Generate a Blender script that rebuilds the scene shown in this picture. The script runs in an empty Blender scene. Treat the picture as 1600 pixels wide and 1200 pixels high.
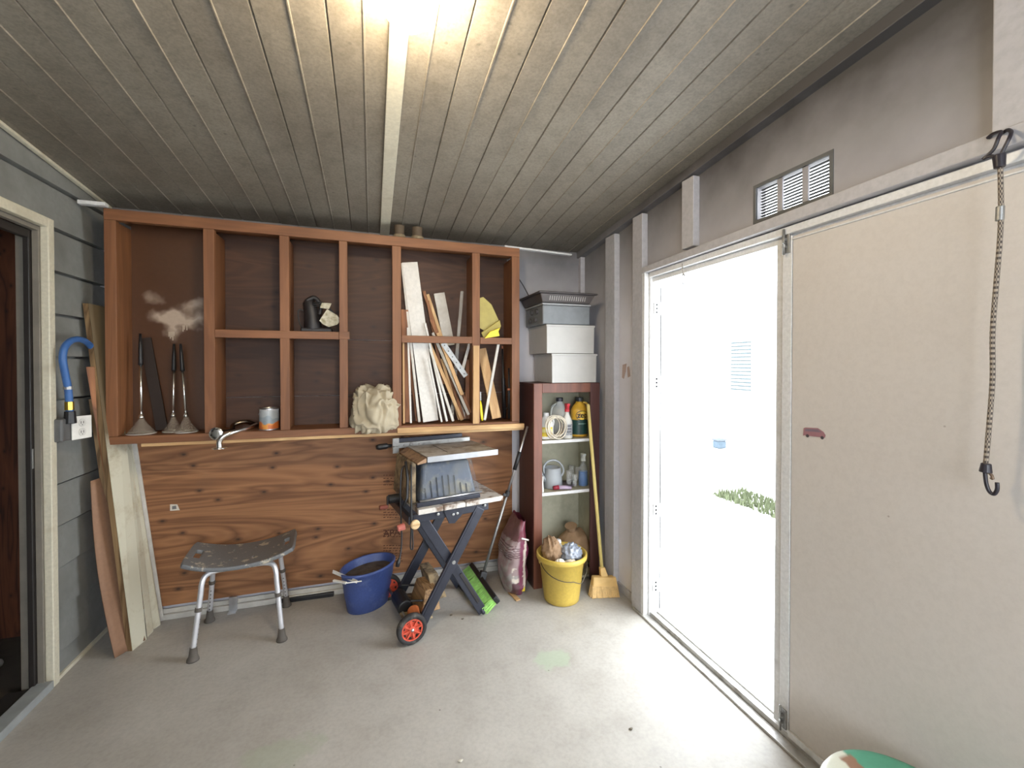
import bpy, bmesh, math, random
from math import sin, cos, pi, radians, atan, sqrt, exp
from mathutils import Vector, Matrix, noise
random.seed(7)
SC = bpy.context.scene
COL = SC.collection
V = Vector

# ------------------------------------------------------------------ camera geometry
F, CY, TH, PT, H = 680.0, 578.0, atan(219/680), radians(.7), 1.5
_f = V((sin(TH)*cos(PT), cos(TH)*cos(PT), -sin(PT)))
_r = V((cos(TH), -sin(TH), 0)); _u = V((sin(TH)*sin(PT), cos(TH)*sin(PT), cos(PT)))
def at(ax, val, x, y):
    """point of the room seen at photo position x, y on the plane axis = val"""
    d = _f + _r*((x-800)/F) + _u*((CY-y)/F); o = V((0, 0, H))
    return o + d*((val-o[ax])/d[ax])
pX = lambda v, x, y: at(0, v, x, y)
pY = lambda v, x, y: at(1, v, x, y)
pZ = lambda v, x, y: at(2, v, x, y)
cam = bpy.data.cameras.new('camera'); co = bpy.data.objects.new('camera', cam); COL.objects.link(co)
co.location = (0, 0, H); co.rotation_euler = (pi/2-PT, 0, -TH)
cam.sensor_fit = 'HORIZONTAL'; cam.sensor_width = 36; cam.lens = 36*F/1600
cam.shift_y = (CY-600)/1600; cam.clip_start = .02
SC.camera = co

# ------------------------------------------------------------------ materials
def sock(n, name, v):
    if name in n.inputs: n.inputs[name].default_value = v
def c4(c): return (c[0], c[1], c[2], 1)
def srgb(r, g, b):
    f = lambda v: (v/255/12.92) if v/255 <= .04045 else ((v/255+.055)/1.055)**2.4
    return (f(r), f(g), f(b))
class NT:
    def __init__(s, name):
        s.m = bpy.data.materials.new(name); s.m.use_nodes = True
        s.t = s.m.node_tree; s.b = s.t.nodes['Principled BSDF']; s.tc = s.n('ShaderNodeTexCoord')
    def n(s, ty, **k):
        x = s.t.nodes.new(ty)
        for a, b in k.items(): setattr(x, a, b)
        return x
    def l(s, a, b): s.t.links.new(a, b)
    def mapping(s, scale, rot=(0, 0, 0), src=None):
        m = s.n('ShaderNodeMapping'); m.inputs['Scale'].default_value = scale; m.inputs['Rotation'].default_value = rot
        s.l(src or s.tc.outputs['Object'], m.inputs['Vector']); return m.outputs[0]
    def noise(s, vec, scale, detail=4, rough=.55, dist=0):
        n = s.n('ShaderNodeTexNoise'); sock(n, 'Scale', scale); sock(n, 'Detail', detail); sock(n, 'Roughness', rough); sock(n, 'Distortion', dist)
        s.l(vec, n.inputs['Vector']); return n.outputs['Fac']
    def ramp(s, fac, stops, interp='LINEAR'):
        r = s.n('ShaderNodeValToRGB'); e = r.color_ramp.elements; r.color_ramp.interpolation = interp
        while len(e) < len(stops): e.new(.5)
        for i, (p, c) in enumerate(stops): e[i].position = p; e[i].color = c4(c)
        s.l(fac, r.inputs[0]); return r.outputs[0]
    def mix(s, fac, a, b, mode='MIX'):
        m = s.n('ShaderNodeMix', data_type='RGBA', blend_type=mode)
        for v, i in ((fac, 0), (a, 6), (b, 7)):
            if isinstance(v, (int, float)): m.inputs[i].default_value = v
            elif isinstance(v, tuple): m.inputs[i].default_value = c4(v)
            else: s.l(v, m.inputs[i])
        return m.outputs[2]
    def bump(s, h, strength=.3, dist=.01):
        b = s.n('ShaderNodeBump'); b.inputs['Strength'].default_value = strength; b.inputs['Distance'].default_value = dist
        s.l(h, b.inputs['Height']); s.l(b.outputs[0], s.b.inputs['Normal'])
    def base(s, c):
        if isinstance(c, tuple): s.b.inputs['Base Color'].default_value = c4(c)
        else: s.l(c, s.b.inputs['Base Color'])

def plain(name, c, rough=.6, metal=0, var=.12, scale=14, bump=0, **k):
    t = NT(name); f = t.noise(t.tc.outputs['Object'], scale, 5, .6)
    a = tuple(x*(1-var) for x in c); b = tuple(min(1, x*(1+var)) for x in c)
    t.base(t.ramp(f, [(.3, a), (.7, b)])); sock(t.b, 'Roughness', rough); sock(t.b, 'Metallic', metal)
    for a_, v in k.items(): sock(t.b, a_.replace('_', ' '), v)
    if bump: t.bump(f, bump, .004)
    return t.m
def dirty(name, c, dirt, lo=.52, hi=.7, rough=.6, metal=0, scale=9, bump=.1, detail=8):
    t = NT(name); f = t.noise(t.tc.outputs['Object'], scale, detail, .65); g = t.noise(t.tc.outputs['Object'], scale*8, 3, .6)
    m = t.mix(t.ramp(f, [(lo, (0, 0, 0)), (hi, (1, 1, 1))]), c, dirt)
    m = t.mix(.25, m, t.ramp(g, [(.35, (.55, .55, .55)), (.65, (1.1, 1.1, 1.1))]), 'MULTIPLY')
    t.base(m); sock(t.b, 'Roughness', rough); sock(t.b, 'Metallic', metal)
    if bump: t.bump(g, bump, .003)
    return t.m
def wood(name, dark, light, axis=0, scale=1.0, knots=True, rough=.62, wav=6.0, knot_c=(.03, .012, .006), stretch=.12, contrast=1.0):
    t = NT(name)
    sc = [1*scale]*3; sc[axis] = stretch*scale
    v = t.mapping(tuple(sc)); 
    f = t.noise(v, 5, 3, .5, 1.4)                           # broad flame figure
    m = t.n('ShaderNodeMath', operation='MULTIPLY'); t.l(f, m.inputs[0]); m.inputs[1].default_value = wav
    fr = t.n('ShaderNodeMath', operation='PINGPONG'); t.l(m.outputs[0], fr.inputs[0]); fr.inputs[1].default_value = .5
    band = fr.outputs[0]
    sc2 = [60*scale]*3; sc2[axis] = 2*scale
    fine = t.noise(t.mapping(tuple(sc2)), 1, 3, .6)
    mid = tuple((a+b)/2 for a, b in zip(dark, light))
    lo = .5-.5*contrast; 
    c = t.ramp(band, [(0.0, tuple(l*(1-contrast)+d*contrast for d, l in zip(dark, light))), (.16, mid), (.5, light)])
    c = t.mix(.45, c, t.ramp(fine, [(.3, (.62, .6, .58)), (.7, (1.08, 1.08, 1.08))]), 'MULTIPLY')
    big = t.noise(t.tc.outputs['Object'], 1.7*scale, 3, .5)
    c = t.mix(.5, c, t.ramp(big, [(.3, (.68, .66, .66)), (.7, (1.12, 1.1, 1.08))]), 'MULTIPLY')
    if knots:
        ks = [3.6*scale]*3; ks[axis] = 2.4*scale
        ks = [7.5*scale]*3; ks[axis] = 4.5*scale
        vo = t.n('ShaderNodeTexVoronoi', voronoi_dimensions='2D'); sock(vo, 'Scale', 1.0); sock(vo, 'Randomness', 1.0); t.l(t.mapping(tuple(ks), (pi/2, 0, 0)), vo.inputs['Vector'])
        kf = t.ramp(vo.outputs['Distance'], [(.02, (.9, .9, .9)), (.05, (.45, .45, .45)), (.12, (0, 0, 0))])
        c = t.mix(kf, c, knot_c)
    t.base(c); sock(t.b, 'Roughness', rough); t.bump(fine, .12, .002)
    return t.m
def emit(name, c, s):
    t = NT(name); t.base((0, 0, 0)); sock(t.b, 'Emission Color', c4(c)); sock(t.b, 'Emission Strength', s); return t.m
def clear(name, c=(.9, .92, .92), rough=.08, alpha=.25):
    t = NT(name); t.base(c); sock(t.b, 'Roughness', rough); sock(t.b, 'Alpha', alpha); sock(t.b, 'Specular IOR Level', .9); return t.m
def attr_mat(name, rough=.6, metal=0, bump=.15, scale=40):
    t = NT(name); a = t.n('ShaderNodeAttribute', attribute_name='tint'); f = t.noise(t.tc.outputs['Object'], scale, 3, .6)
    t.base(t.mix(.3, a.outputs['Color'], t.ramp(f, [(.3, (.75, .75, .75)), (.7, (1.1, 1.1, 1.1))]), 'MULTIPLY'))
    sock(t.b, 'Roughness', rough); sock(t.b, 'Metallic', metal); t.bump(f, bump, .003); return t.m

# ------------------------------------------------------------------ mesh building
def frame_of(d, up=V((0, 0, 1))):
    d = d.normalized(); x = d.cross(up)
    if x.length < 1e-4: x = d.cross(V((0, 1, 0)))
    x.normalize(); return x, x.cross(d).normalized(), d
class MB:
    def __init__(s): s.v = []; s.f = []
    def add(s, vs, fs):
        o = len(s.v); s.v += [V(a) for a in vs]; s.f += [tuple(i+o for i in f) for f in fs]; return s
    def box(s, lo, hi):
        (a, b, c), (d, e, f) = lo, hi
        return s.add([(a, b, c), (d, b, c), (d, e, c), (a, e, c), (a, b, f), (d, b, f), (d, e, f), (a, e, f)],
            [(3, 2, 1, 0), (4, 5, 6, 7), (0, 1, 5, 4), (1, 2, 6, 5), (2, 3, 7, 6), (3, 0, 4, 7)])
    def hexa(s, p):   # 8 points, bottom loop then top loop
        return s.add(p, [(3, 2, 1, 0), (4, 5, 6, 7), (0, 1, 5, 4), (1, 2, 6, 5), (2, 3, 7, 6), (3, 0, 4, 7)])
    def beam(s, a, b, w, t, wdir=V((1, 0, 0)), w2=None):
        a, b, wdir = V(a), V(b), V(wdir); d = (b-a).normalized(); wv = (wdir-d*wdir.dot(d)).normalized(); tv = d.cross(wv)
        w2 = w if w2 is None else w2
        P = []
        for p, ww in ((a, w), (b, w2)):
            P += [p-wv*ww/2-tv*t/2, p+wv*ww/2-tv*t/2, p+wv*ww/2+tv*t/2, p-wv*ww/2+tv*t/2]
        return s.hexa(P)
    def prism(s, pts, ex):   # planar polygon extruded by vector ex
        n = len(pts); ex = V(ex); pts = [V(p) for p in pts]
        return s.add(pts+[p+ex for p in pts], [tuple(range(n))[::-1], tuple(range(n, 2*n))]+[(i, (i+1) % n, n+(i+1) % n, n+i) for i in range(n)])
    def tube(s, path, r, n=10, caps=True, flat=1.0):
        path = [V(p) for p in path]; k = len(path); rr = r if isinstance(r, (list, tuple)) else [r]*k
        vs = []; x = None
        for i, p in enumerate(path):
            d = (path[min(i+1, k-1)]-path[max(i-1, 0)]).normalized()
            if x is None: x, y, _ = frame_of(d)
            else:
                x = (x-d*x.dot(d)).normalized(); y = x.cross(d).normalized()*1.0
            for j in range(n):
                a = 2*pi*j/n; vs.append(p+x*cos(a)*rr[i]+y*sin(a)*rr[i]*flat)
        fs = [(i*n+j, i*n+(j+1) % n, (i+1)*n+(j+1) % n, (i+1)*n+j) for i in range(k-1) for j in range(n)]
        if caps: fs += [tuple(range(n))[::-1], tuple(range((k-1)*n, k*n))]
        return s.add(vs, fs)
    def lathe(s, prof, c, n=24, axis=V((0, 0, 1)), sx=1, sy=1, rot=0, close=True):
        x, y, z = frame_of(V(axis), V((0, 1, 0)) if abs(V(axis).normalized().z) > .9 else V((0, 0, 1))); c = V(c); vs = []
        if abs(V(axis).normalized().z) > .9: x, y = V((1, 0, 0)), V((0, 1, 0))
        for r, h in prof:
            for j in range(n):
                a = 2*pi*j/n; px, py = cos(a)*r*sx, sin(a)*r*sy
                vs.append(c+x*(px*cos(rot)-py*sin(rot))+y*(px*sin(rot)+py*cos(rot))+z*h)
        k = len(prof); fs = [(i*n+j, i*n+(j+1) % n, (i+1)*n+(j+1) % n, (i+1)*n+j) for i in range(k-1) for j in range(n)]
        if close: fs += [tuple(range(n))[::-1], tuple(range((k-1)*n, k*n))]
        return s.add(vs, fs)
    def grid(s, fn, nu, nv, wrap=False):
        vs = [fn(i/(nu-1 if not wrap else nu), j/(nv-1)) for j in range(nv) for i in range(nu)]
        m = nu if wrap else nu-1
        return s.add(vs, [(j*nu+i, j*nu+(i+1) % nu, (j+1)*nu+(i+1) % nu, (j+1)*nu+i) for j in range(nv-1) for i in range(m)])
WM = {}
def tag(o, label=None, cat=None, group=None, kind=None):
    if label: o['label'] = label
    if cat: o['category'] = cat
    if group: o['group'] = group
    if kind: o['kind'] = kind
    return o
def thing(name, label, cat, loc, rz=0, group=None):
    o = bpy.data.objects.new(name, None); COL.objects.link(o); o.empty_display_size = .05
    o.location = loc; o.rotation_euler = (0, 0, rz); WM[o] = Matrix.Translation(V(loc)) @ Matrix.Rotation(rz, 4, 'Z')
    return tag(o, label, cat, group)
def ob(name, mb, mat, parent=None, local=False, bevel=0, seg=2, smooth=False, subd=0, solid=0, tint=None, ang=35):
    me = bpy.data.meshes.new(name)
    vs = [v.copy() for v in mb.v]
    o = bpy.data.objects.new(name, me)
    if parent is not None:
        W = WM[parent]
        if not local: I = W.inverted(); vs = [I @ v for v in vs]
        o.parent = parent; WM[o] = W
    else:
        lo = [min(v[i] for v in vs) for i in range(3)]; hi = [max(v[i] for v in vs) for i in range(3)]
        c = V(((lo[0]+hi[0])/2, (lo[1]+hi[1])/2, lo[2])); o.location = c; vs = [v-c for v in vs]; WM[o] = Matrix.Translation(c)
    me.from_pydata(vs, [], mb.f); me.update()
    bm = bmesh.new(); bm.from_mesh(me); bmesh.ops.recalc_face_normals(bm, faces=bm.faces); bm.to_mesh(me); bm.free()
    if tint:
        at_ = me.color_attributes.new('tint', 'FLOAT_COLOR', 'POINT')
        for i, v in enumerate(me.vertices): at_.data[i].color = c4(tint(mb.v[i]))
    for p in me.polygons: p.use_smooth = smooth
    me.materials.append(mat); COL.objects.link(o)
    if solid:
        m = o.modifiers.new('solid', 'SOLIDIFY'); m.thickness = solid; m.offset = 0
    if bevel:
        m = o.modifiers.new('bevel', 'BEVEL'); m.width = bevel; m.segments = seg; m.limit_method = 'ANGLE'; m.angle_limit = radians(30)
        m.harden_normals = False
    if subd:
        m = o.modifiers.new('subd', 'SUBSURF'); m.levels = subd; m.render_levels = subd
    return o
def struct(name, mb, mat, parent=None, **k):
    o = ob(name, mb, mat, parent, **k)
    if parent is None: o['kind'] = 'structure'
    return o
def single(name, mb, mat, label, cat, group=None, **k): return tag(ob(name, mb, mat, None, **k), label, cat, group)
def text_mb(txt, size, fn):
    c = bpy.data.curves.new('t', 'FONT'); c.body = txt; c.size = size; c.align_x = 'CENTER'; c.align_y = 'CENTER'; c.offset = size*.02
    o = bpy.data.objects.new('t', c); me = bpy.data.meshes.new_from_object(o)
    mb = MB().add([fn(v.co.x, v.co.y) for v in me.vertices], [tuple(p.vertices) for p in me.polygons])
    bpy.data.objects.remove(o); bpy.data.curves.remove(c); bpy.data.meshes.remove(me); return mb
def arc(c, r, a0, a1, n, ux, uz):
    c, ux, uz = V(c), V(ux), V(uz)
    return [c+ux*r*cos(a0+(a1-a0)*i/n)+uz*r*sin(a0+(a1-a0)*i/n) for i in range(n+1)]
def smoothpath(pts, n=6):
    pts = [V(p) for p in pts]; out = []
    for i in range(len(pts)-1):
        p0, p1, p2, p3 = pts[max(i-1, 0)], pts[i], pts[i+1], pts[min(i+2, len(pts)-1)]
        for k in range(n):
            t = k/n
            out.append(.5*((2*p1)+(p2-p0)*t+(2*p0-5*p1+4*p2-p3)*t*t+(3*p1-p0-3*p2+p3)*t**3))
    return out+[pts[-1]]

# ------------------------------------------------------------------ room dimensions
XL, XR, XP, YB, YF, YC = -1.43, 1.53, 1.57, 3.08, -1.5, 2.82
def zc(x, y): return 2.40+.10*(YB-y)-.01*(x-XL)

# materials of the room
t = NT('concrete'); o_ = t.tc.outputs['Object']
a = t.noise(o_, 1.4, 6, .6); b = t.noise(o_, 7, 8, .7); c = t.noise(o_, 60, 3, .6)
base = t.ramp(a, [(.3, srgb(158, 153, 145)), (.7, srgb(180, 176, 169))])
base = t.mix(.4, base, t.ramp(b, [(.35, (.72, .71, .69)), (.5, (.95, .95, .94)), (.7, (1.06, 1.06, 1.06))]), 'MULTIPLY')
base = t.mix(.3, base, t.ramp(c, [(.3, (.7, .7, .7)), (.6, (1.05, 1.05, 1.05))]), 'MULTIPLY')
def blob(t, base, cx, cy, sx, sy, col, amt, th=.5):
    m = t.n('ShaderNodeMapping'); m.vector_type = 'POINT'
    m.inputs['Location'].default_value = (-cx/sx, -cy/sy, 0); m.inputs['Scale'].default_value = (1/sx, 1/sy, 0)
    t.l(t.tc.outputs['Object'], m.inputs['Vector'])
    l = t.n('ShaderNodeVectorMath', operation='LENGTH'); t.l(m.outputs[0], l.inputs[0])
    n = t.noise(t.tc.outputs['Object'], 9, 6, .7)
    s = t.n('ShaderNodeMath', operation='ADD'); t.l(l.outputs['Value'], s.inputs[0]); t.l(n, s.inputs[1])
    f = t.ramp(s.outputs[0], [(.85, (amt,)*3), (1.0, (0, 0, 0))])
    f2 = t.n('ShaderNodeMath', operation='MULTIPLY'); t.l(f, f2.inputs[0]); f2.inputs[1].default_value = 1.0
    return t.mix(f2.outputs[0], base, col)
FLC = ((XL+XP)/2, (YF+YB)/2)
def fb(base, px, py, sx, sy, col, amt):
    p = pZ(0, px, py); return blob(t, base, p.x-FLC[0], p.y-FLC[1], sx, sy, col, amt)
base = fb(base, 865, 1032, .22, .16, srgb(160, 176, 150), .55)
base = fb(base, 440, 1180, .30, .16, srgb(152, 160, 138), .45)
vo = t.n('ShaderNodeTexVoronoi'); sock(vo, 'Scale', 6.0); t.l(o_, vo.inputs['Vector'])
base = t.mix(t.ramp(vo.outputs['Distance'], [(.012, (.7,)*3), (.03, (0, 0, 0))]), base, srgb(70, 66, 60))
t.base(base); t.l(t.ramp(b, [(.3, (.42,)*3), (.7, (.68,)*3)]), t.b.inputs['Roughness']); t.bump(c, .12, .003)
M_conc = t.m

t = NT('mildewed ceiling panel'); o_ = t.tc.outputs['Object']
a = t.noise(o_, .9, 5, .6); b = t.noise(o_, 5, 8, .75); c = t.noise(o_, 90, 2, .6)
base = t.ramp(a, [(.35, srgb(118, 110, 98)), (.68, srgb(144, 137, 126))])
base = t.mix(.6, base, t.ramp(t.noise(o_, 14, 8, .8), [(.35, (.66, .65, .62)), (.52, (.95, .95, .94)), (.7, (1.1, 1.1, 1.1))]), 'MULTIPLY')
base = t.mix(.35, base, t.ramp(c, [(.35, (.6, .6, .58)), (.6, (1.1, 1.1, 1.1))]), 'MULTIPLY')
vo = t.n('ShaderNodeTexVoronoi'); sock(vo, 'Scale', 11.0); t.l(o_, vo.inputs['Vector'])
base = t.mix(t.ramp(vo.outputs['Distance'], [(.04, (.45,)*3), (.09, (0, 0, 0))]), base, srgb(70, 66, 60))
# planks of slightly different greys across the ceiling
sx = t.n('ShaderNodeSeparateXYZ'); t.l(o_, sx.inputs[0])
wn = t.n('ShaderNodeMath', operation='SNAP'); t.l(sx.outputs[0], wn.inputs[0]); wn.inputs[1].default_value = .105
w2 = t.n('ShaderNodeTexWhiteNoise', noise_dimensions='1D'); t.l(wn.outputs[0], w2.inputs['W'])
base = t.mix(.4, base, t.ramp(w2.outputs['Value'], [(0, (.80, .80, .80)), (1, (1.05, 1.04, 1.02))]), 'MULTIPLY')
t.base(base); sock(t.b, 'Roughness', .6); t.bump(c, .2, .003); M_ceil = t.m

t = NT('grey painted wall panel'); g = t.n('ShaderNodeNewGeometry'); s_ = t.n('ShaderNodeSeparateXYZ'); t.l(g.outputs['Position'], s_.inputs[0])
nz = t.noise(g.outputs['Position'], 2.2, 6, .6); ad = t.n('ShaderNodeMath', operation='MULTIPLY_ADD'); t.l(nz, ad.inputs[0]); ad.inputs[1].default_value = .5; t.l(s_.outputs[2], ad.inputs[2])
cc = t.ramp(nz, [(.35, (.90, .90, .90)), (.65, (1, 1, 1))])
mr = t.n('ShaderNodeMapRange'); t.l(ad.outputs[0], mr.inputs['Value']); mr.inputs['From Min'].default_value = 2.0; mr.inputs['From Max'].default_value = 2.75  # shade and door glare put into the colour: darker grey towards the top
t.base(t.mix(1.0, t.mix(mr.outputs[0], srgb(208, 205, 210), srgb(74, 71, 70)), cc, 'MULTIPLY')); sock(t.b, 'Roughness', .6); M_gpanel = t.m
M_gstud = dirty('grey painted lumber', srgb(178, 176, 179), srgb(164, 162, 162), .5, .8, .55, scale=5, bump=.1)
M_siding = dirty('grey lap siding paint', srgb(134, 135, 132), srgb(118, 118, 115), .45, .7, .6, scale=5, bump=.12)
M_cream = dirty('cream painted trim', srgb(206, 200, 180), srgb(168, 156, 130), .55, .8, .5, scale=9, bump=.1)
M_white = dirty('white painted metal', srgb(214, 214, 214), srgb(160, 156, 150), .58, .8, .42, scale=10, bump=.05)
t = NT('cream textured door skin'); o_ = t.tc.outputs['Object']
base = t.ramp(t.noise(o_, 1.6, 4, .5), [(.3, srgb(197, 190, 183)), (.7, srgb(202, 196, 190))])
base = t.mix(.22, base, t.ramp(t.noise(o_, 55, 4, .7), [(.35, (.80, .79, .78)), (.6, (1.05, 1.05, 1.05))]), 'MULTIPLY')
vo = t.n('ShaderNodeTexVoronoi'); sock(vo, 'Scale', 7.0); t.l(o_, vo.inputs['Vector'])
base = t.mix(t.ramp(vo.outputs['Distance'], [(.012, (.6,)*3), (.03, (0, 0, 0))]), base, srgb(120, 104, 92))
t.base(base); sock(t.b, 'Roughness', .6); M_leaf = t.m
M_dark = plain('black door frame', srgb(38, 34, 32), .5, bump=.1)
M_darkwall = dirty('dim grey back room wall', srgb(150, 150, 146), srgb(110, 108, 104), .4, .7, .7, scale=3)
M_stud = wood('raw brown stud', srgb(70, 38, 24), srgb(112, 66, 42), 2, 1.2)
M_alu = plain('brushed aluminium', srgb(200, 200, 202), .34, .9, .08, 30)
M_steel = dirty('dull galvanised steel', srgb(160, 160, 158), srgb(100, 95, 88), .5, .8, .42, .75, 20)
M_chrome = plain('chrome', srgb(232, 230, 226), .24, 1, .04)
M_black = plain('black plastic', srgb(28, 28, 30), .45, var=.2)
M_rubber = plain('grey rubber', srgb(88, 82, 76), .8, var=.2, bump=.2)

# ------------------------------------------------------------------ shell
struct('floor', MB().box((XL-.02, YF, -.12), (XP+.02, YB+.02, 0)), M_conc)
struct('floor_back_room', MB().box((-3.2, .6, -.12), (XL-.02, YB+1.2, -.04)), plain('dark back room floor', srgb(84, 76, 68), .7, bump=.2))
# ceiling: panels with a v groove or raised bead at every seam, running to the back wall
m = MB(); prof = []; x = .085
while x > XL-.3: x -= .105
k = 0
while x < XP+.25:
    if k % 2: prof += [(x-.004, 0), (x-.002, -.004), (x+.002, -.004), (x+.004, 0)]
    else: prof += [(x-.004, 0), (x, .007), (x+.004, 0)]
    x += .105; k += 1
prof = [(prof[0][0]-.1, 0)]+prof+[(prof[-1][0]+.1, 0)]
n = len(prof); vs = []
for y in (YF-.1, YB+.1):
    vs += [(px, y, zc(px, y)+h) for px, h in prof]
for y in (YF-.1, YB+.1):
    vs += [(px, y, zc(px, y)+.1) for px, h in prof]
m.add(vs, [(i, i+1, n+i+1, n+i) for i in range(n-1)]+[(2*n+i, 3*n+i, 3*n+i+1, 2*n+i+1) for i in range(n-1)])
m.add([vs[i] for i in (0, n, 3*n, 2*n)], [(0, 1, 2, 3)]); m.add([vs[i] for i in (n-1, 2*n-1, 4*n-1, 3*n-1)], [(0, 1, 2, 3)])
struct('ceiling', m, M_ceil)
def ceil_strip(x0, x1, y0, y1, h, off=0):
    P = [(x, y, zc(x, y)+off-h) for x, y in ((x0, y0), (x1, y0), (x1, y1), (x0, y1))]
    return MB().hexa(P+[(x, y, zc(x, y)+off) for x, y in ((x0, y0), (x1, y0), (x1, y1), (x0, y1))])
struct('trim_1', ceil_strip(.055, .115, YF, YB, .014), M_cream, bevel=.003)
struct('trim_2', ceil_strip(XL, XL+.022, YF, YB, .014), M_cream, bevel=.003)
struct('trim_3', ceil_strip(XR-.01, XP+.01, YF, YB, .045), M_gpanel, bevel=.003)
# back wall, its corner post, and the floor rail along it
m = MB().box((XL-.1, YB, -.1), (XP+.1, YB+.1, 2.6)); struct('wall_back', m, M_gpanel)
p0, p1 = pY(YB-.04, 907, 600).x, pY(YB-.04, 919, 600).x
struct('trim_4', MB().box((p0, YB-.04, 0), (p1, YB, 2.36)), M_gstud, bevel=.003)
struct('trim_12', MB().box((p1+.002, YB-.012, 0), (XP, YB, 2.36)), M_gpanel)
# front wall behind the camera; the unseen window is added to let in fill daylight
m = MB()
wy0, wy1 = YF-.1, YF
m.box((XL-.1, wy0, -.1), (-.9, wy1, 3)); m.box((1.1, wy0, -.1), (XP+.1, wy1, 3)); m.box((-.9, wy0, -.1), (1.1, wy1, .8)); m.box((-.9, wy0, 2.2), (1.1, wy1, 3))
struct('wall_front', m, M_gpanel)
m = MB().box((-.9, wy0+.03, .8), (-.85, wy1-.02, 2.2)).box((1.05, wy0+.03, .8), (1.1, wy1-.02, 2.2)).box((-.85, wy0+.03, .8), (1.05, wy1-.02, .85)).box((-.85, wy0+.03, 2.15), (1.05, wy1-.02, 2.2)).box((.08, wy0+.03, .85), (.12, wy1-.02, 2.15))
struct('added_fill_window', m, M_white)
# left wall: lapped siding with a doorway
ZT, DY0, DY1 = 2.13, 1.45, 2.565
m = MB(); lap = .2035; z = 1.941-lap*10
def course(y0, y1, z0, z1):
    if z1 <= z0: return
    m.hexa([(XL-.1, y0, z0+.007), (XL+.0, y0, z0+.007), (XL+.0, y1, z0+.007), (XL-.1, y1, z0+.007), (XL-.1, y0, z1-.005), (XL-.016, y0, z1-.005), (XL-.016, y1, z1-.005), (XL-.1, y1, z1-.005)])
    m.box((XL-.1, y0, z1-.006), (XL-.04, y1, z1+.009))
while z < 2.8:
    a, b = max(z, 0), min(z+lap, 2.8)
    if b > a:
        course(DY1, YB, a, b)
        if b > ZT: course(YF, DY1, max(a, ZT), b)
        course(YF, DY0, a, min(b, ZT)) if a < ZT else None
    z += lap
struct('wall_left', m, M_siding)
# doorway trim and frame on the left
m = MB().box((XL-.012, DY1-.005, -.0), (XL+.02, DY1+.035, ZT+.045)); m.box((XL-.012, DY0-.04, ZT), (XL+.02, DY1-.005, ZT+.045)); m.box((XL-.012, DY0-.04, 0), (XL+.02, DY0, ZT))
struct('trim_5', m, M_cream, bevel=.004)
struct('trim_6', MB().box((XL-.01, DY1+.036, 0), (XL+.012, YB-.03, .018)), M_cream, bevel=.003)
m = MB().box((XL-.036, DY1-.014, 0), (XL-.012, DY1, ZT)); m.box((XL-.036, DY0, ZT-.02), (XL-.012, DY1-.014, ZT)); m.box((XL-.1, DY1-.003, 0), (XL-.036, DY1, ZT))
struct('door_1', m, plain('grey jamb paint', srgb(120, 114, 104), .6), bevel=.003)
D1 = bpy.data.objects['door_1']
m = MB().box((XL-.060, DY1-.028, .03), (XL-.038, DY1-.004, ZT-.02)).box((XL-.060, DY0, ZT-.06), (XL-.038, DY1-.028, ZT-.02))
ob('screen_frame', m, M_dark, D1, bevel=.003)
q = pX(XL-.06, 50, 715); ob('strike_plate', MB().box((XL-.0375, DY1-.026, q.z-.045), (XL-.036, DY1-.016, q.z+.045)), M_steel, D1, bevel=.002)
struct('trim_7', MB().box((XL-.05, DY0, -.04), (XL+.02, DY1-.005, .035)), plain('grey threshold paint', srgb(142, 146, 146), .55), bevel=.004)
ob('track', MB().box((XL-.14, DY0, -.04), (XL-.052, DY1-.022, .02)), M_dark, D1)
# room beyond the left doorway
m = MB().box((-3.2, 3.3, -.1), (-1.6, 3.4, 2.8)).box((-3.3, .6, -.1), (-3.2, 3.4, 2.8)).box((-3.2, .5, -.1), (XL-.1, .6, 2.8)).box((-3.3, .5, 2.5), (XL-.1, 3.4, 2.6)).box((-1.6, YB-.0, -.1), (XL-.1, 3.3, 2.8))
struct('wall_back_room', m, M_darkwall)
a, b = pX(-1.95, 10, 700).y, pX(-1.95, 46, 700).y
single('wall_stud', MB().box((-2.0, a, -.04), (-1.90, b, 2.5)), M_stud, 'bare reddish brown stud standing inside the dark left doorway', 'stud', bevel=.004)
q = pX(-1.9, 8, 655)
single('dark_shelf_box', MB().box((-2.3, q.y-.5, q.z-.18), (-2.02, q.y-.02, q.z)).box((-2.32, q.y-.52, q.z-.01), (-2.0, q.y, q.z+.015)), M_black, 'black box edge showing inside the dark left doorway at waist height', 'box', bevel=.008)
q = pZ(.0, 20, 1045)
single('crumpled_rag', MB().grid(lambda u, v: V((q.x-.15+cos(2*pi*u)*sin(pi*v)*(.05+.015*sin(9*u)), q.y+.08+sin(2*pi*u)*sin(pi*v)*.05, -.015-.025*cos(pi*v)*(1+.4*sin(14*u)))), 24, 9, True), plain('off white rag', srgb(170, 165, 155), .9), 'small off-white rag lying on the floor inside the dark left doorway', 'rag', smooth=True)

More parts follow.
